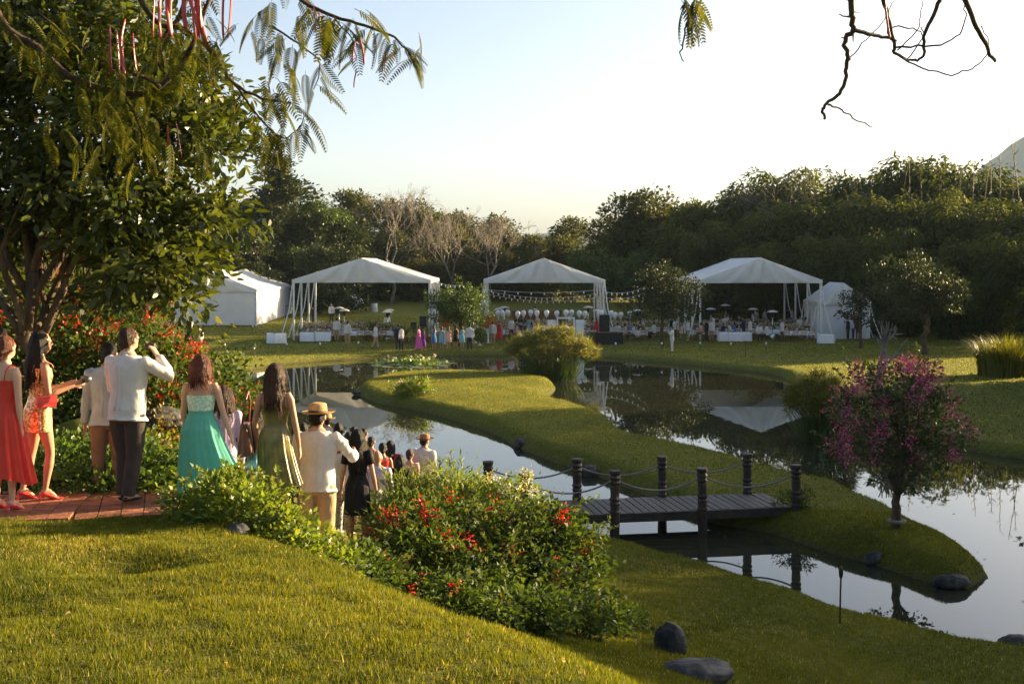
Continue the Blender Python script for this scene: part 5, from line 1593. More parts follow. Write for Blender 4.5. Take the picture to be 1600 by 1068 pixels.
TS = bpy.data.scenes.new('tmp')
def remesh(mb, vox, smooth=4, wr=0, dec=None, seed=0, kz=(26, 26, 15)):
    me = mb.mesh('tmp')
    o = bpy.data.objects.new('tmp', me); TS.collection.objects.link(o)
    r = o.modifiers.new('r', 'REMESH'); r.mode = 'VOXEL'; r.voxel_size = vox
    s = o.modifiers.new('s', 'SMOOTH'); s.factor = .5; s.iterations = smooth
    dec = dec or (.36 if vox < .03 else None)
    if dec:
        d = o.modifiers.new('d', 'DECIMATE'); d.ratio = dec
    TS.view_layers[0].update()
    dg = TS.view_layers[0].depsgraph
    out = bpy.data.meshes.new_from_object(o.evaluated_get(dg))
    bpy.data.objects.remove(o); bpy.data.meshes.remove(me)
    n = len(out.vertices)
    if wr:
        co = np.empty(n * 3, np.float32); out.vertices.foreach_get('co', co); co = co.reshape(-1, 3)
        no = np.empty(n * 3, np.float32); out.vertex_normals.foreach_get('vector', no); no = no.reshape(-1, 3)
        rng = np.random.RandomState(seed)
        d = np.zeros(n)
        for k in range(7):
            kv = rng.normal(size=3) * kz * (.6 + .25 * k)
            d += np.abs(np.sin(co @ kv + rng.rand() * 6 + 1.4 * np.sin(co @ (rng.normal(size=3) * 9)))) / (1 + .45 * k)
        co += no * ((d - d.mean()) * wr)[:, None]
        out.vertices.foreach_set('co', co.ravel())
    out.polygons.foreach_set('use_smooth', np.ones(len(out.polygons), bool))
    out.materials.clear()
    out.update()
    return out

def strands(ho, S, n, ln, seed):
    """loose locks lying over the hair volume"""
    me = ho.data
    m = len(me.vertices)
    co = np.empty(m * 3, np.float32); me.vertices.foreach_get('co', co); co = co.reshape(-1, 3)
    no = np.empty(m * 3, np.float32); me.vertex_normals.foreach_get('vector', no); no = no.reshape(-1, 3)
    rng = np.random.RandomState(seed)
    k = rng.choice(m, n); p, q = co[k], nrm(no[k])
    dn = np.array([0, 0, -1.]) + rng.normal(size=(n, 3)) * .22
    t = nrm(dn - q * (dn * q).sum(1, keepdims=True) * .85)
    L = S * ln * .16 * (.4 + rng.rand(n))[:, None]
    sd = nrm(np.cross(t, q)); w = .0032 * (.5 + rng.rand(n))[:, None]
    cv = rng.normal(size=(n, 1)) * .012
    rows = []
    for f in (0, .35, .7, 1.0):
        c = p + q * (.002 + .010 * f * (1 - f) * 2 + .006 * f * rng.rand(n, 1)) + t * L * f + sd * cv * f * f
        rows += [c - sd * w * (1 - f * .8), c + sd * w * (1 - f * .8)]
    V = np.stack(rows, 1).reshape(-1, 3)
    b = np.arange(n)[:, None] * 8
    quads = np.concatenate([b + np.array([2 * r, 2 * r + 1, 2 * r + 3, 2 * r + 2]) for r in range(3)])
    o = obj('locks', mesh_np('locks', V, [quads], smooth=True), me.materials[0], ho, kind='stuff')

def V3(*a): return Vector(a)
def person(label, loc, yaw, h=1.7, fem=False, skin='skin_tan', hair='short', hairm='hair_black', armL=None, armR=None, legL=None, legR=None, head=(0, 0), top=None, bottom=None, dress=None, hat=None, shoes='shoe_dark', vox=.011, group=None, bulk=1.0, sleeves='long', heels=False, seat=0, untuck=.465, hairlen=.2):
    root = thing('person', label, 'person', loc, yaw, group)
    far = vox > .02
    S = h
    b = bulk * (.93 if fem else 1.0)
    if fem:
        T = [(.455, .070, .055, 0), (.49, .094, .070, -.008), (.525, .099, .074, -.012), (.57, .086, .062, -.004), (.625, .070, .052, .0), (.68, .077, .056, .002), (.73, .086, .064, .006), (.775, .088, .060, 0), (.81, .085, .047, -.004), (.835, .05, .036, -.004), (.86, .030, .030, 0)]
        shx, hipx = .098, .052
    else:
        T = [(.455, .074, .060, 0), (.49, .090, .070, -.006), (.53, .093, .072, -.008), (.58, .088, .066, 0), (.63, .086, .063, .002), (.69, .095, .067, .002), (.74, .104, .070, .002), (.785, .108, .063, -.002), (.815, .10, .05, -.006), (.84, .058, .042, -.004), (.865, .036, .036, 0)]
        shx, hipx = .118, .054
    dz = 0
    if seat: dz = seat / S - .47
    def rings(lst, inf=0.0, n=20, mb=None):
        mb.tube([(0, c * S, (z + dz) * S) for z, a, bb, c in lst], [((a * b + inf) * S, (bb * b + inf) * S) for z, a, bb, c in lst], n, True, side=(1, 0, 0))
    body = MB()
    rings(T, 0, 20, body)
    J = {}
    dA = lambda s: (V3(s * .16, .02, -1), V3(s * .06, .16, -1))
    for s, k, arm in ((-1, 'L', armL), (1, 'R', armR)):
        u, f = arm if arm else dA(s)
        u = V3(*u).normalized(); f = V3(*f).normalized()
        sh = V3(s * shx * b, -.004, .80 + dz) * S
        el = sh + u * .178 * S; wr = el + f * .148 * S
        J['sh' + k], J['el' + k], J['wr' + k], J['fd' + k] = sh, el, wr, f
        thin = .86 if fem else 1
        body.tube([sh - u * .012 * S + V3(-s * .012 * S, 0, .004 * S), sh + u * .03 * S, sh + u * .09 * S, el, el + f * .04 * S, wr - f * .02 * S, wr + f * .008 * S], [r * S * thin for r in (.026, .031, .026, .0225, .0235, .016, .0145)], 10)
        # hand: palm, four fingers, thumb
        side = f.cross(V3(0, 1, 0) if abs(f.y) < .8 else V3(0, 0, 1)).normalized()
        pn = f.cross(side).normalized()
        if abs(pn.x * s) < abs(side.x): side, pn = pn, side
        body.tube([wr, wr + f * .025 * S, wr + f * .052 * S, wr + f * .058 * S], [(.013 * S, .010 * S), (.021 * S, .010 * S), (.022 * S, .009 * S), (.018 * S, .007 * S)], 10, True, side=side)
        if not far:
            inn = pn if (pn.x * -s) > 0 else -pn
            for q, (o_, L) in enumerate(((-.016, .036), (-.0055, .043), (.0055, .040), (.016, .031))):
                p0 = wr + f * .05 * S + side * o_ * S
                p1 = p0 + (f + inn * .15 + side * o_ * 6).normalized() * L * .5 * S
                p2 = p1 + (f * .75 + inn * .6).normalized() * L * .5 * S
                body.tube([p0, p1, p2], [.0058 * S, .0052 * S, .0042 * S], 7)
            t0 = wr + f * .018 * S + side * .018 * S
            fw = side if side.y > 0 else -side
            body.tube([wr + f * .015 * S + fw * .012 * S, wr + f * .035 * S + fw * .028 * S + inn * .008 * S, wr + f * .055 * S + fw * .03 * S + inn * .016 * S], [.0075 * S, .0062 * S, .0048 * S], 7)
    for s, k, leg in ((-1, 'L', legL), (1, 'R', legR)):
        t_, c_ = leg if leg else ((s * .04, .01, -1), (s * .01, -.02, -1))
        t_ = V3(*t_).normalized(); c_ = V3(*c_).normalized()
        hp_ = V3(s * hipx * b, -.004, .49 + dz) * S
        kn = hp_ + t_ * .228 * S; an = kn + c_ * .222 * S
        J['hip' + k], J['kn' + k], J['an' + k] = hp_, kn, an
        m_ = b * (.96 if fem else 1)
        body.tube([hp_ + V3(0, 0, .02 * S), hp_ + t_ * .05 * S, hp_ + t_ * .13 * S, kn - t_ * .02 * S, kn + c_ * .015 * S, kn + c_ * .07 * S, kn + c_ * .15 * S, an, an + c_ * .012 * S], [r * S * m_ for r in (.052, .053, .044, .032, .030, .0335, .024, .0175, .018)], 12)
        ft_ = V3(0, 1, 0)
        hl = .035 * S if heels else 0
        a0 = an + V3(0, -.012 * S, -.010 * S)
        body.tube([an + V3(0, -.022 * S, -.018 * S), an + V3(0, .02 * S, -.017 * S), an + V3(0, .075 * S, -.028 * S - hl), an + V3(0, .105 * S, -.033 * S - hl)], [(.017 * S, .019 * S), (.021 * S, .02 * S), (.024 * S, .012 * S), (.016 * S, .007 * S)], 10, True, side=(1, 0, 0))
    # head
    hy, hpit = head
    hm = Matrix.Rotation(hy, 4, 'Z') @ Matrix.Rotation(hpit, 4, 'X')
    hc = V3(0, .012, .932 + dz) * S
    hb = MB()
    hb.ball((0, -.004 * S, .006 * S), (.046 * S, .057 * S, .060 * S), 20, 14)
    hb.ball((0, .018 * S, -.028 * S), (.035 * S, .036 * S, .040 * S), 16, 10)
    hb.tube([(0, .050 * S, .008 * S), (0, .062 * S, -.015 * S), (0, .052 * S, -.020 * S)], [.005 * S, .0085 * S, .005 * S], 8)
    hb.ball((0, .049 * S, -.036 * S), (.016 * S, .008 * S, .006 * S), 8, 6)
    for s in (-1, 1):
        hb.ball((s * .047 * S, -.004 * S, -.006 * S), (.007 * S, .013 * S, .019 * S), 8, 8)
        hb.ball((s * .019 * S, .046 * S, .008 * S), (.010 * S, .008 * S, .006 * S), 8, 6)
    body.add([hc + (hm @ Vector(v)) for v in hb.v], hb.f)
    body.tube([(0, -.006 * S, (.83 + dz) * S), (0, 0, (.86 + dz) * S), hc + V3(0, -.012 * S, -.03 * S)], [.036 * S * b, .031 * S * b, .032 * S * b], 12)
    obj('body', remesh(body, vox if far else vox * .72, 3 if far else 2, dec=None if far else .28), M[skin], root)
    # hair
    hr = MB()
    def hpnt(x, y, z): return hc + hm @ (V3(x, y, z) * S)
    def hball(c, r):
        t_ = MB(); t_.ball((0, 0, 0), tuple(q * S for q in r), 18, 12)
        hr.add([hpnt(*c) + hm @ Vector(v) for v in t_.v], t_.f)
    if hair != 'none':
        hball((0, -.014, .016), (.052, .056, .058))
        hball((0, -.032, -.008), (.047, .036, .048))
        if hair in ('long', 'bob'):
            L = hairlen if hair == 'long' else .085
            pts = [hpnt(0, -.02, .03), hpnt(0, -.045, -.02), hpnt(0, -.058, -.07)]
            rr = [(.042 * S, .035 * S), (.050 * S, .034 * S), (.050 * S, .026 * S)]
            if hair == 'long':
                pts += [V3(0, -.070 * S, hc.z - .12 * S), V3(0, -.078 * S, hc.z - L * S)]; rr += [(.045 * S, .020 * S), (.022 * S, .010 * S)]
            else:
                pts += [hpnt(0, -.05, -.10)]; rr += [(.045 * S, .02 * S)]
            hr.tube(pts, rr, 14, True, side=hm @ V3(1, 0, 0))
            for s in (-1, 1):
                hball((s * .045, -.002, -.02), (.014, .03, .05))
        if hair in ('long', 'bob') and not far:
            rs = np.random.RandomState(int(h * 1000) + len(label))
            for i in range(22):
                a = PI * (1.0 + (i + .5) / 22) + rs.normal() * .05
                x0, y0 = math.cos(a) * .056, math.sin(a) * .055 + .0
                Ls = (L + .01 + rs.rand() * .05) if hair == 'long' else (.085 + rs.rand() * .05)
                q = [hpnt(x0 * .8, y0 * .8 - .01, .035), hpnt(x0 * 1.08, y0 - .014, -.02)]
                wv = rs.normal() * .010
                e_ = hc + hm @ V3(x0 * 1.05 * S, (y0 - .022) * S, 0)
                q += [V3(e_.x + wv * S, e_.y, hc.z - Ls * .6 * S), V3(e_.x * .85 + wv * 1.5 * S, e_.y - .008 * S, hc.z - Ls * S)]
                hr.tube(q, [.012 * S, .013 * S, .0105 * S, .004 * S], 6)
        if hair == 'bun':
            hball((0, -.055, -.03), (.030, .026, .030))
        me_ = remesh(hr, vox * 1.1, 2, wr=.0045 if not far else 0, seed=int(h * 1000), kz=(70, 70, 5))
        ho = obj('hair', me_, M[hairm], root)
        if vox < .012: strands(ho, S, 380 if hair in ('long', 'bob') else 200, .55 if hair in ('long', 'bob') else .2, int(h * 900))
    # clothes
    vx = vox * 1.15
    if top:
        c = MB()
        low = [(untuck, T[1][1] + .022, T[1][2] + .018, T[1][3] - .003)] if not seat else []
        lst = low + [t_ for t_ in T if t_[0] > untuck + .02 and t_[0] < .85]
        rings(lst, .017 if not fem else .011, 28, c)
        c.tube([(0, -.004 * S, (.835 + dz) * S), (0, .0, (.862 + dz) * S)], [.044 * S * b, .040 * S * b], 14)
        for k in 'LR':
            sh, el, wr = J['sh' + k], J['el' + k], J['wr' + k]
            u = (el - sh).normalized(); f = (wr - el).normalized()
            th = .86 if fem else 1
            c.ball(tuple(sh + V3(0, 0, .004 * S)), .036 * S * th, 12, 8)
            if sleeves == 'long':
                c.tube([sh - u * .01 * S, sh + u * .03 * S, sh + u * .09 * S, el, el + f * .05 * S, wr - f * .012 * S, wr], [r * S * th for r in (.030, .038, .034, .030, .031, .026, .022)], 14)
            elif sleeves == 'short':
                c.tube([sh - u * .01 * S, sh + u * .03 * S, sh + u * .085 * S], [r * S * th for r in (.032, .040, .037)], 14)
        me_ = remesh(c, vx, 3, wr=.0085 if not far else 0, seed=int(abs(loc[0]) * 977) % 1000)
        to_ = obj('shirt', me_, M[top], root)
        if not far:
            sm = MB()                                     # back yoke seam and centre pleat
            yk = [t_ for t_ in T if .50 < t_[0] < .80]
            for off in (-.016, .016):
                sm.tube([(off * S, (-(t_[2] * b + .0185) + t_[3]) * S, (t_[0] + dz) * S) for t_ in yk], .0028 * S, 5)
            obj('pleat', sm.mesh('pleat', True), M[top], to_)
    if bottom:
        c = MB()
        rings([t_ for t_ in T if t_[0] < .585], .006, 26, c)
        for k in 'LR':
            hp_, kn, an = J['hip' + k], J['kn' + k], J['an' + k]
            t_ = (kn - hp_).normalized(); c_ = (an - kn).normalized()
            c.tube([hp_ + V3(0, 0, .02 * S), hp_ + t_ * .05 * S, hp_ + t_ * .13 * S, kn - t_ * .02 * S, kn + c_ * .03 * S, kn + c_ * .1 * S, an - c_ * .03 * S, an + c_ * .008 * S], [r * S * b for r in (.057, .060, .053, .045, .043, .042, .038, .037)], 16)
        obj('trousers', remesh(c, vx, 3, wr=.006 if not far else 0, seed=5), M[bottom], root)
    if dress:
        # dress: dict(top z, hem z, flare, mat, folds, wind=(x,y), straps, bodice mat)
        zt, zh = dress['top'], dress['hem']
        n = 24 if far else 88; m_ = 12 if far else 46
        T2 = np.array(T)
        amp, fl = dress.get('folds', .05), dress.get('flare', .06)
        wx, wy = dress.get('wind', (0, 0))
        waist = dress.get('waist', .615)
        def ring_at(z, th):
            a = np.interp(max(z, .53), T2[:, 0], T2[:, 1]); bb = np.interp(max(z, .53), T2[:, 0], T2[:, 2]); cy = np.interp(max(z, .53), T2[:, 0], T2[:, 3])
            q = max(0, (waist - z)) / max(.01, waist - zh)
            q0 = max(0, (.53 - z) / max(.01, .53 - zh))
            gath = min(1, q * 5)
            f = 1 + amp * gath * (.3 + q) * (math.sin(th * 11 + 2.2 * math.sin(th * 2) + 2 * z) * .6 + .4 * math.sin(th * 23 + 5 * z))
            rx, ry = (a * b + .008 + fl * q) * f, (bb * b + .008 + fl * q * .8) * f
            zz = z + dress.get('tilt', 0) * q0 * math.cos(th) + dress.get('back', 0) * q0 * max(0, -math.sin(th))
            return (S * (rx * math.cos(th) + wx * q0 ** 1.5 * (.4 + .6 * max(0, math.cos(th) * (1 if wx > 0 else -1)))), S * (ry * math.sin(th) + cy + wy * q0), S * (zz + dz))
        me_ = MB()
        def sheet_part(z0, z1, mm):
            V = [ring_at(z0 + (z1 - z0) * r / mm, 2 * PI * i / n) for r in range(mm + 1) for i in range(n)]
            return V, [(r * n + (i + 1) % n, r * n + i, (r + 1) * n + i, (r + 1) * n + (i + 1) % n) for r in range(mm) for i in range(n)]
        if dress.get('bodice'):
            mb = MB(); mb.add(*sheet_part(zt, waist + .002, 12)); bo = mb.build('bodice', M[dress['bodice']], root, True)
            mb = MB(); mb.add(*sheet_part(waist, zh, m_)); dr = mb.build('skirt', M[dress['mat']], root, True)
        else:
            mb = MB(); mb.add(*sheet_part(zt, zh, m_)); dr = mb.build('dress', M[dress['mat']], root, True)
        if dress.get('straps'):
            for s in (-1, 1):
                mb = MB(); mb.tube([(s * .050 * S, -.062 * S, (zt - .02 + dz) * S), (s * .056 * S, -.052 * S, (.80 + dz) * S), (s * .058 * S, -.012 * S, (.838 + dz) * S), (s * .05 * S, .055 * S, (.80 + dz) * S), (s * .045 * S, .066 * S, (zt + dz) * S)], .0035 * S, 5)
                mb.build('strap', M[dress['mat']], dr, True)
        if dress.get('sleeve'):
            for k in 'LR':
                sh, el = J['sh' + k], J['el' + k]; u = (el - sh).normalized()
                mb = MB(); mb.tube([sh - u * .02 * S + V3(0, 0, .01 * S), sh + u * .03 * S, sh + u * dress['sleeve'] * S], [.034 * S, .037 * S, .035 * S], 14); mb.build('sleeve', M[dress['mat']], dr, True)
    if shoes:
        for k in 'LR':
            an = J['an' + k]; hl = .035 * S if heels else 0
            mb = MB()
            mb.tube([an + V3(0, -.030 * S, -.024 * S), an + V3(0, .0, -.026 * S), an + V3(0, .04 * S, -.026 * S - hl * .6), an + V3(0, .085 * S, -.032 * S - hl), an + V3(0, .122 * S, -.035 * S - hl)], [(.016 * S, .014 * S), (.022 * S, .016 * S), (.024 * S, .016 * S), (.027 * S, .013 * S), (.013 * S, .006 * S)], 12, True, side=(1, 0, 0))
            if heels: mb.tube([an + V3(0, -.028 * S, -.03 * S), an + V3(0, -.03 * S, -.045 * S - hl)], [.012 * S, .006 * S], 6)
            mb.build('shoe', M[shoes], root, True)
    if hat:
        ht = MB()
        ht.lathe([(.098 * S, .004 * S), (.112 * S, .012 * S), (.10 * S, .002 * S), (.060 * S, .0), (.058 * S, .03 * S), (.054 * S, .056 * S), (.03 * S, .064 * S), (.004 * S, .058 * S)], n=28)
        V = [hc + hm @ (Vector(v) + V3(0, -.004 * S, .024 * S)) for v in ht.v]
        ht.v = [tuple(v) for v in V]
        hh = ht.build('hat', M[hat], root, True)
        bd = MB(); bd.lathe([(.0615 * S, .002 * S), (.0605 * S, .018 * S), (.058 * S, .018 * S)], n=28)
        bd.v = [tuple(hc + hm @ (Vector(v) + V3(0, -.004 * S, .024 * S))) for v in bd.v]
        bd.build('hat_band', M['f_brown'], hh, True)
    return root, J

def near(px, D, dzz=0):
    x = (px - 800) / F * D
    return (x, D, walk_z(x, D) + .03 + dzz)
def held(name, label, cat, root, p, build):
    """something carried: a thing of its own at the hand"""
    M4 = Matrix.Translation(root.location) @ Matrix.Rotation(root.rotation_euler.z, 4, 'Z')
    w = M4 @ p
    t = thing(name, label, cat, w, root.rotation_euler.z)
    build(t)
    return t
def camera_build(t):
    mb = MB(); mb.box((0, 0, 0), (.11, .035, .065)); mb.build('camera_body', M['black'], t)
    mb = MB(); mb.tube([(0, .0, 0), (0, .05, 0), (0, .07, 0)], [.026, .026, .022], 14); mb.build('lens', M['steel'], t, True)

# coral dress, sequin dress, man at the edge
r, J = person('woman in a long coral dress with auburn hair pinned up', near(8, 11.25), R(-22), 1.66, True, 'skin_light', 'bun', 'hair_auburn', armR=((.12, -.02, -1), (.04, .05, -1)), dress=dict(top=.745, hem=.14, flare=.075, mat='f_coral', folds=.12, straps=True, back=.06, wind=(.02, 0)), shoes='leather_red', heels=True, head=(R(5), 0))
r, J = person('woman in a short gold sequin dress with long black hair', near(62, 11.75), R(-48), 1.68, True, 'skin_tan', 'long', 'hair_black', armR=((.12, .1, -1), (.05, .9, .28)), armL=((-.1, .2, -1), (.3, .9, .2)), legR=((.02, .22, -1), (0, -.14, -1)), legL=((-.04, -.1, -1), (0, -.25, -1)), dress=dict(top=.78, hem=.40, flare=.004, mat='f_sequin', folds=.012, straps=True), shoes='leather_red', heels=True, hairlen=.22)
held('camera', 'small black and silver camera held by the woman in gold sequins', 'camera', r, J['wrR'] + J['fdR'] * .13 + V3(-.02, 0, .02), camera_build)
def clutch(t):
    bm = bmesh.new(); bmesh.ops.create_cube(bm, size=1); bmesh.ops.scale(bm, vec=(.06, .19, .12), verts=bm.verts); bmesh.ops.bevel(bm, geom=bm.edges[:], offset=.012, segments=2, affect='EDGES')
    me = bpy.data.meshes.new('pouch'); bm.to_mesh(me); bm.free(); obj('pouch', me, M['leather_red'], t)
    mb = MB(); mb.box((.033, 0, .02), (.006, .188, .07)); mb.build('flap', M['leather_red'], t)
held('clutch_bag', 'small red leather bag hanging against the gold sequin dress', 'bag', r, V3(.19, .0, .98), clutch)
person('man with sunglasses and white shirt behind the coral dress', near(-7, 12.3), R(-60), 1.85, False, 'skin_light', 'short', 'hair_brown', top='f_white', bottom='f_charcoal')
# grey shirt, white shirt with camera
person('man in a grey blue shirt and tan trousers behind the white shirt', near(170, 12.35), R(5), 1.66, False, 'skin_tan', 'short', 'hair_black', top='f_greyblue', bottom='f_brown')
r, J = person('man in an untucked white shirt and charcoal trousers taking a photograph', near(200, 11.62), R(-20), 1.74, False, 'skin_light', 'short', 'hair_brown', armR=((.48, .62, -.48), (-.55, -.1, .82)), armL=((-.22, .35, -1), (.55, .75, .65)), legR=((-.05, .02, -1), (-.06, -.18, -1)), legL=((.06, .1, -1), (.05, -.06, -1)), head=(R(-8), 0), top='f_white', bottom='f_charcoal', bulk=1.04)
held('camera', 'black camera raised to the face of the white shirted man', 'camera', r, J['wrR'] + J['fdR'] * .12 + V3(-.05, .04, 0), camera_build)
# teal dress and the child beyond her
person('woman in a strapless teal gown with wavy auburn hair', near(314, 11.95), R(4), 1.64, True, 'skin_light', 'bob', 'hair_auburn', armR=((.26, .0, -1), (.30, .12, -1)), armL=((-.10, .12, -1), (.10, .35, -1)), dress=dict(top=.745, hem=.15, flare=.075, mat='f_teal', bodice='f_mint', folds=.10, waist=.645, wind=(.11, 0), tilt=.03), shoes='shoe_dark', bulk=1.04)
person('person in pale lavender mostly hidden beyond the teal gown', near(350, 13.0), R(10), 1.62, True, 'skin_light', 'bob', 'hair_brown', top='f_lav', bottom='f_cream')
# olive slip dress with bag
r, J = person('woman in an olive satin slip dress with long brown hair', near(430, 12.3), R(-4), 1.70, True, 'skin_tan', 'long', 'hair_brown', armR=((.2, .05, -1), (.14, .12, -1)), armL=((-.24, .05, -1), (-.05, .5, -.9)), dress=dict(top=.73, hem=.20, flare=.022, mat='f_olive', folds=.09, straps=True, wind=(.05, 0), tilt=.05), shoes='shoe_dark', hairlen=.17)
def bag(t):
    mb = MB(); V, Fq = sheet(lambda u, v: (.075 * math.cos(u * 2 * PI) * (1 - .55 * v), .19 * math.sin(u * 2 * PI) * (1 - .25 * v), -.34 + .34 * v), 20, 8)
    mb.add(V, Fq); mb.add([V[i] for i in range(20)], [tuple(range(19, -1, -1))]); mb.add([V[-21 + i] for i in range(20)], [tuple(range(20))]); mb.build('pouch', M['leather'], t, True)
    mb = MB(); mb.tube([(0, -.12, -.02), (.02, -.1, .22), (.03, 0, .34), (.02, .1, .22), (0, .12, -.02)], .012, 6); mb.build('handle', M['leather'], t, True)
held('handbag', 'large brown leather bag on the arm of the olive dress', 'bag', r, V3(-.33, .02, 1.06), bag)
person('woman in a white skirt and dark green top beyond the brown bag', near(398, 13.9), R(8), 1.62, True, 'skin_brown', 'long', 'hair_black', dress=dict(top=.60, hem=.12, flare=.08, mat='f_white', folds=.08), top='f_aqua', sleeves='short', untuck=.56)
# straw hat, black dress
person('man in a straw hat, cream pleated shirt and khaki trousers', near(496, 12.75), R(-6), 1.76, False, 'skin_tan', 'short', 'hair_black', armR=((.5, .35, -.75), (-.2, .95, .1)), armL=((-.15, .15, -1), (.2, .8, -.3)), top='f_white', bottom='f_khaki', hat='straw', bulk=1.05)
r, J = person('woman in a short black dress with long straight black hair', near(559, 15.3), R(-5), 1.60, True, 'skin_tan', 'long', 'hair_black', armR=((.22, .0, -1), (.16, .18, -1)), armL=((-.2, .05, -1), (-.14, .2, -1)), dress=dict(top=.80, hem=.30, flare=.012, mat='f_black', folds=.03, sleeve=.09), shoes='leather_red', heels=True, hairlen=.26)
def purse(t):
    bm = bmesh.new(); bmesh.ops.create_cube(bm, size=1); bmesh.ops.scale(bm, vec=(.05, .2, .13), verts=bm.verts); bmesh.ops.bevel(bm, geom=bm.edges[:], offset=.015, segments=2, affect='EDGES')
    me = bpy.data.meshes.new('pouch'); bm.to_mesh(me); bm.free(); obj('pouch', me, M['f_cream'], t)
    mb = MB(); mb.box((0, 0, .07), (.02, .16, .012)); mb.build('clasp', M['steel'], t)
held('clutch_bag', 'pale clutch in the hand of the woman in black', 'bag', r, J['wrR'] + V3(.03, .05, -.06), purse)

# the crowd further down the path: stand where their heads show
def crowd(px, top_y, label, yaw, h=1.66, lo=13.5, hi=26, **kw):
    best = None
    for D in np.arange(lo, hi, .1):
        x = (px - 800) / F * D
        hh = HC - (top_y - HY) / F * D - gz(x, D)
        if best is None or abs(hh - h) < best[0]: best = (abs(hh - h), D, x, hh)
    _, D, x, hh = best
    return person(label, (x, D, gz(x, D) + .03), R(yaw), min(max(hh, h - .22), h + .22), vox=.014, **kw)
W_, K_ = 'skin_tan', 'skin_brown'
crowd(511, 650, 'man in a straw hat and pale blue white shirt ahead of the cream shirt', 20, 1.76, hat='straw', top='f_white', bottom='f_khaki', lo=17)
crowd(474, 662, 'dark haired woman in a dark dress between olive dress and straw hat', 10, 1.6, lo=16, fem=True, hair='long', dress=dict(top=.8, hem=.3, mat='f_navy', sleeve=.08))
crowd(529, 662, 'dark haired woman in burgundy seen over the cream shoulder', -20, 1.62, lo=16, fem=True, hair='bob', dress=dict(top=.82, hem=.3, mat='f_burg', sleeve=.1))
crowd(553, 668, 'woman in peach with straight dark hair in the waiting crowd', 15, 1.62, lo=17.5, fem=True, hair='long', dress=dict(top=.8, hem=.3, mat='f_peach', straps=True))
crowd(569, 671, 'woman in yellow half hidden by the peach dress', -15, 1.62, lo=18.5, fem=True, hair='bun', dress=dict(top=.8, hem=.3, mat='f_yellow', straps=True))
crowd(580, 684, 'woman in an orange halter dress with dark pinned up hair', -10, 1.6, lo=17, fem=True, hair='bun', dress=dict(top=.79, hem=.3, mat='f_orange', straps=True))
crowd(610, 690, 'woman in a red dress with long dark hair at the water side', -5, 1.62, lo=16.8, fem=True, hair='long', dress=dict(top=.83, hem=.3, mat='f_red', sleeve=.08))
crowd(590, 708, 'balding man in a lavender shirt in front of the red dress', -10, 1.66, lo=15.5, hair='none', top='f_lav', bottom='f_khaki')
crowd(625, 712, 'dark haired girl between the red dress and straw hatted man', 0, 1.5, lo=16.3, fem=True, hair='long', dress=dict(top=.82, hem=.3, mat='f_black', sleeve=.08))
crowd(663, 682, 'stout man in a straw hat and white shirt alone by the water', -35, 1.76, lo=18.5, hat='straw_dark', top='f_white', bottom='f_khaki', bulk=1.15)
crowd(516, 682, 'person in a brown straw hat behind the cream shirted man', 0, 1.6, lo=15, hat='straw_dark', top='f_burg', bottom='f_charcoal')
crowd(538, 688, 'older man in white with patterned trousers beside the black dress', -25, 1.6, lo=16.2, hi=19, hair='short', hairm='hair_grey', top='f_white', bottom='f_pattern')
crowd(404, 644, 'guest with red flowers in dark hair beyond the bougainvillea', 20, 1.62, lo=19, fem=True, hair='bun', dress=dict(top=.8, hem=.3, mat='f_red', straps=True))
crowd(416, 634, 'guest in a white shirt beyond the red bougainvillea', 10, 1.74, lo=20, top='f_white', bottom='f_khaki')
crowd(418, 655, 'dark haired guest in white next to the bougainvillea tips', 5, 1.6, lo=18, top='f_white', bottom='f_khaki')
crowd(388, 700, 'woman in dark green stooping beside the brown bag', 15, 1.6, lo=15, fem=True, hair='long', dress=dict(top=.8, hem=.2, mat='f_aqua', sleeve=.08))

crowd(462, 668, 'short haired man in grey just past the olive dress', -5, 1.68, lo=16, hair='short', top='f_greyblue', bottom='f_charcoal')
crowd(545, 677, 'man in a pale blue shirt between the peach and burgundy dresses', 5, 1.7, lo=17, hair='short', top='f_lav', bottom='f_khaki')
crowd(598, 694, 'woman in coral with a dark bun next to the red dress', 10, 1.6, lo=18, fem=True, hair='bun', dress=dict(top=.79, hem=.3, mat='f_coral', straps=True))
crowd(640, 704, 'brown haired woman in pale peach near the straw hatted man', -10, 1.56, lo=17.5, fem=True, hair='bun', hairm='hair_brown', dress=dict(top=.81, hem=.3, mat='f_peach', sleeve=.08))

# ---------------------------------------------------------------- far guests: kinds, then individuals
def kind(key, **kw):
    r, _ = person('x', (0, 0, 0), 0, vox=.034, **kw)
    KINDS[key] = r
KINDS = {}
kind('wd', h=1.74, top='f_white', bottom='f_charcoal')
kind('wk', h=1.74, top='f_white', bottom='f_khaki')
kind('ww', h=1.74, top='f_white', bottom='f_white', armR=((.5, .4, -.7), (-.3, .5, .8)), armL=((-.5, .4, -.7), (.3, .5, .8)))
kind('walk', h=1.74, top='f_white', bottom='f_khaki', legL=((0, .35, -1), (0, .05, -1)), legR=((0, -.2, -1), (0, -.5, -1)))
kind('dd', h=1.74, top='f_navy', bottom='f_charcoal')
kind('bk', h=1.72, top='f_black', bottom='f_charcoal')
kind('red', h=1.66, fem=True, hair='long', dress=dict(top=.8, hem=.15, flare=.06, mat='f_red', straps=False))
kind('pur', h=1.66, fem=True, hair='long', dress=dict(top=.8, hem=.08, flare=.09, mat='f_purple'))
kind('pink', h=1.62, fem=True, hair='bun', dress=dict(top=.8, hem=.08, flare=.10, mat='f_pink'))
kind('blue', h=1.64, fem=True, hair='long', dress=dict(top=.8, hem=.3, flare=.03, mat='f_blue'))
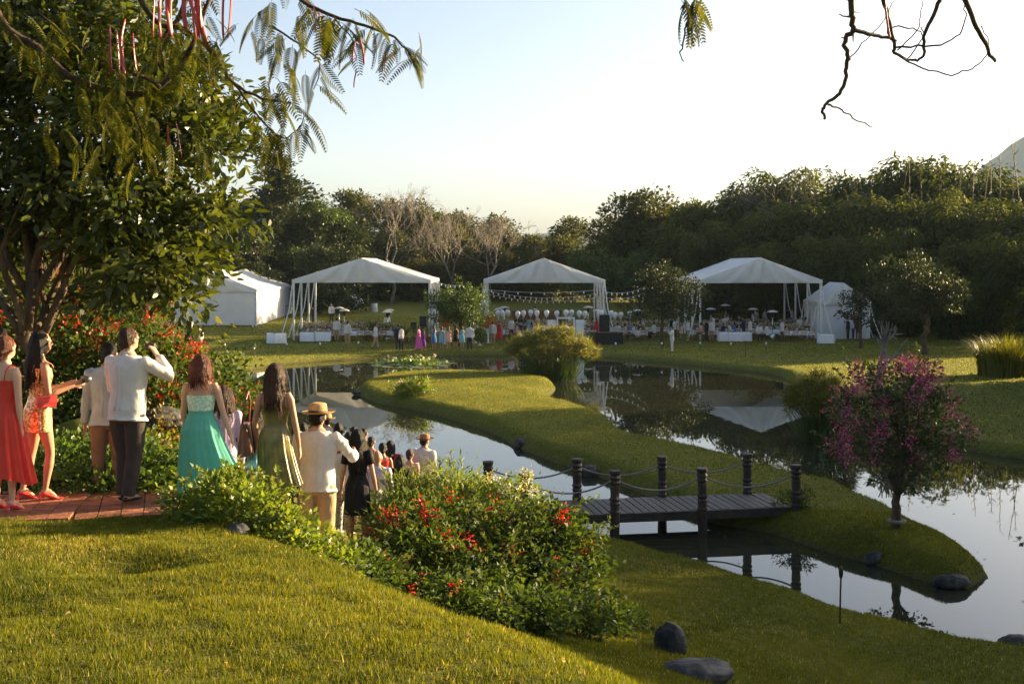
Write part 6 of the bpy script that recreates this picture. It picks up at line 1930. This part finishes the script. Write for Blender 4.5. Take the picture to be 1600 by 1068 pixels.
kind('aqua', h=1.64, fem=True, hair='bob', hairm='hair_brown', dress=dict(top=.8, hem=.3, flare=.03, mat='f_aqua'))
kind('peach', h=1.64, fem=True, hair='long', hairm='hair_brown', dress=dict(top=.8, hem=.32, flare=.03, mat='f_peach'))
kind('blk', h=1.64, fem=True, hair='long', dress=dict(top=.8, hem=.3, flare=.02, mat='f_black'))
SEATL = dict(legL=((-.05, 1, -.05), (0, .0, -1)), legR=((.05, 1, -.05), (0, 0, -1)), seat=.49, armL=((-.1, .3, -1), (.2, 1, .1)), armR=((.1, .3, -1), (-.2, 1, .1)))
kind('sw', h=1.72, top='f_white', bottom='f_charcoal', **SEATL)
kind('sb', h=1.66, fem=True, hair='long', top='f_blue', bottom='f_charcoal', **SEATL)
kind('sp', h=1.66, fem=True, hair='bob', top='f_peach', bottom='f_brown', **SEATL)
kind('sd', h=1.72, top='f_navy', bottom='f_charcoal', **SEATL)
DESC = dict(wd='man in white shirt and dark trousers', wk='man in white shirt and khaki trousers', ww='man all in white raising his hands to his face', walk='striding man in white shirt and khaki trousers', dd='man in a dark navy suit', bk='waiter dressed in black', red='woman in a long red dress', pur='woman in a long purple gown', pink='woman in a bright pink gown', blue='woman in a short blue dress', aqua='woman in a short aqua dress', peach='woman in a short peach dress', blk='woman in a short black dress',
            sw='seated man in a white shirt', sb='seated woman in blue', sp='seated woman in peach', sd='seated man in navy')
rng = np.random.RandomState(150)
def guest(k, px, py, place, yaw=None):
    x, y = GP(px, py, .02)
    s = .97 + .07 * rng.rand()
    place_copy(KINDS[k], (x, y, gz(x, y) + .035), R(yaw) if yaw is not None else rng.rand() * 6.28, (s, s, s), f'{DESC[k]} {place}', f'{DESC[k]} {place}', FIRST)
for k, px, py, yaw, pl_ in [('wk', 311, 549, 20, 'strolling on the lawn before the closed marquee'), ('bk', 295, 550, 20, 'beside a white shirt before the closed marquee'), ('bk', 489, 513, 90, 'far behind the buffet tent pole'), ('wd', 518, 509, 180, 'beyond the buffet under a heater'),
    ('wk', 526, 532, 0, 'in front of the buffet flowers'), ('wk', 543, 538, -10, 'stepping away from the buffet'), ('walk', 587, 543, -80, 'on the lawn right of the buffet'), ('dd', 622, 546, 30, 'talking on the lawn'), ('wd', 627, 546, 60, 'talking to the man in navy'), ('pink', 654, 546, 60, 'on the lawn beside the purple gown'), ('pur', 660, 542, -30, 'on the lawn beside the pink gown'),
    ('blue', 678, 546, 40, 'in the group of ladies on the lawn'), ('aqua', 690, 545, 10, 'in the group of ladies on the lawn'), ('peach', 701, 545, -20, 'in the group of ladies on the lawn'), ('blk', 712, 543, 0, 'in the group of ladies on the lawn'), ('aqua', 722, 545, 15, 'facing the leafy tree trunk'), ('wd', 734, 546, 0, 'walking towards the leafy tree'),
    ('wk', 770, 537, -10, 'beside the papyrus'), ('red', 780, 533, 180, 'behind the papyrus'), ('ww', 1050, 550, 90, 'alone on the shaded lawn'), ('wd', 605, 522, 0, 'behind the potted palms'), ('sw', 533, 528, 0, 'at the buffet tables')]:
    guest(k, px, py, pl_, yaw)
pl_ = 'among the tables of the balloon tent'
for k, px, py in [('wd', 799, 530), ('wk', 840, 522), ('blk', 850, 522), ('dd', 817, 525), ('bk', 808, 526), ('wd', 911, 526), ('red', 932, 527), ('pur', 926, 526), ('peach', 939, 528), ('wd', 890, 520), ('aqua', 826, 525), ('wk', 836, 512), ('sw', 845, 531), ('sd', 818, 531), ('sw', 852, 532), ('sw', 895, 532), ('sb', 865, 530), ('sp', 808, 531), ('sd', 905, 531), ('sb', 830, 530)]:
    guest(k, px, py, pl_)
pl_ = 'under the dense dark tree'
for k, px, py in [('sw', 965, 531), ('sw', 990, 532), ('sp', 977, 531), ('blk', 1000, 528), ('wk', 1004, 527), ('wd', 1054, 530), ('wk', 1075, 532), ('bk', 1050, 528), ('aqua', 1022, 528), ('peach', 1064, 530), ('bk', 1072, 520), ('sb', 983, 530), ('dd', 980, 524), ('sw', 1022, 530)]:
    guest(k, px, py, pl_)
pl_ = 'among the tables of the third tent'
for k, px, py in [('sp', 1095, 530), ('wk', 1112, 532), ('bk', 1104, 532), ('dd', 1120, 526), ('wd', 1133, 524), ('wd', 1137, 522), ('bk', 1155, 526), ('dd', 1162, 528), ('wk', 1172, 532), ('sw', 1186, 533), ('sw', 1198, 534), ('wd', 1222, 533), ('wk', 1195, 516), ('wd', 1180, 516), ('bk', 1230, 515), ('wd', 1238, 515), ('wk', 1250, 526), ('peach', 1259, 525), ('sd', 1130, 531), ('sw', 1140, 531), ('sb', 1147, 530), ('blk', 1142, 522), ('wk', 1114, 524), ('peach', 1125, 524)]:
    guest(k, px, py, pl_)
pl_ = 'waiting in front of the small closed tent'
for k, px, py in [('bk', 1316, 528), ('dd', 1325, 529), ('wd', 1333, 529), ('bk', 1341, 530), ('bk', 1273, 520)]:
    guest(k, px, py, pl_)

bpy.data.scenes.remove(TS)
# ================================================================ air
HB = MB()
HB.box((0, 0, 212), (9200, 9200, 440))
hz = HB.build('haze', None, kind='stuff')
m, t_, N, L = mat_new('haze_air')
N.remove(N['Principled BSDF'])
v = N.new('ShaderNodeVolumePrincipled')
v.inputs['Color'].default_value = (.62, .80, 1.0, 1)
v.inputs['Density'].default_value = .00008
v.inputs['Anisotropy'].default_value = .0
L.new(v.outputs[0], N['Material Output'].inputs['Volume'])
hz.data.materials.append(m)
hz['label'] = 'thin pale evening haze over the valley'
hz['category'] = 'haze'
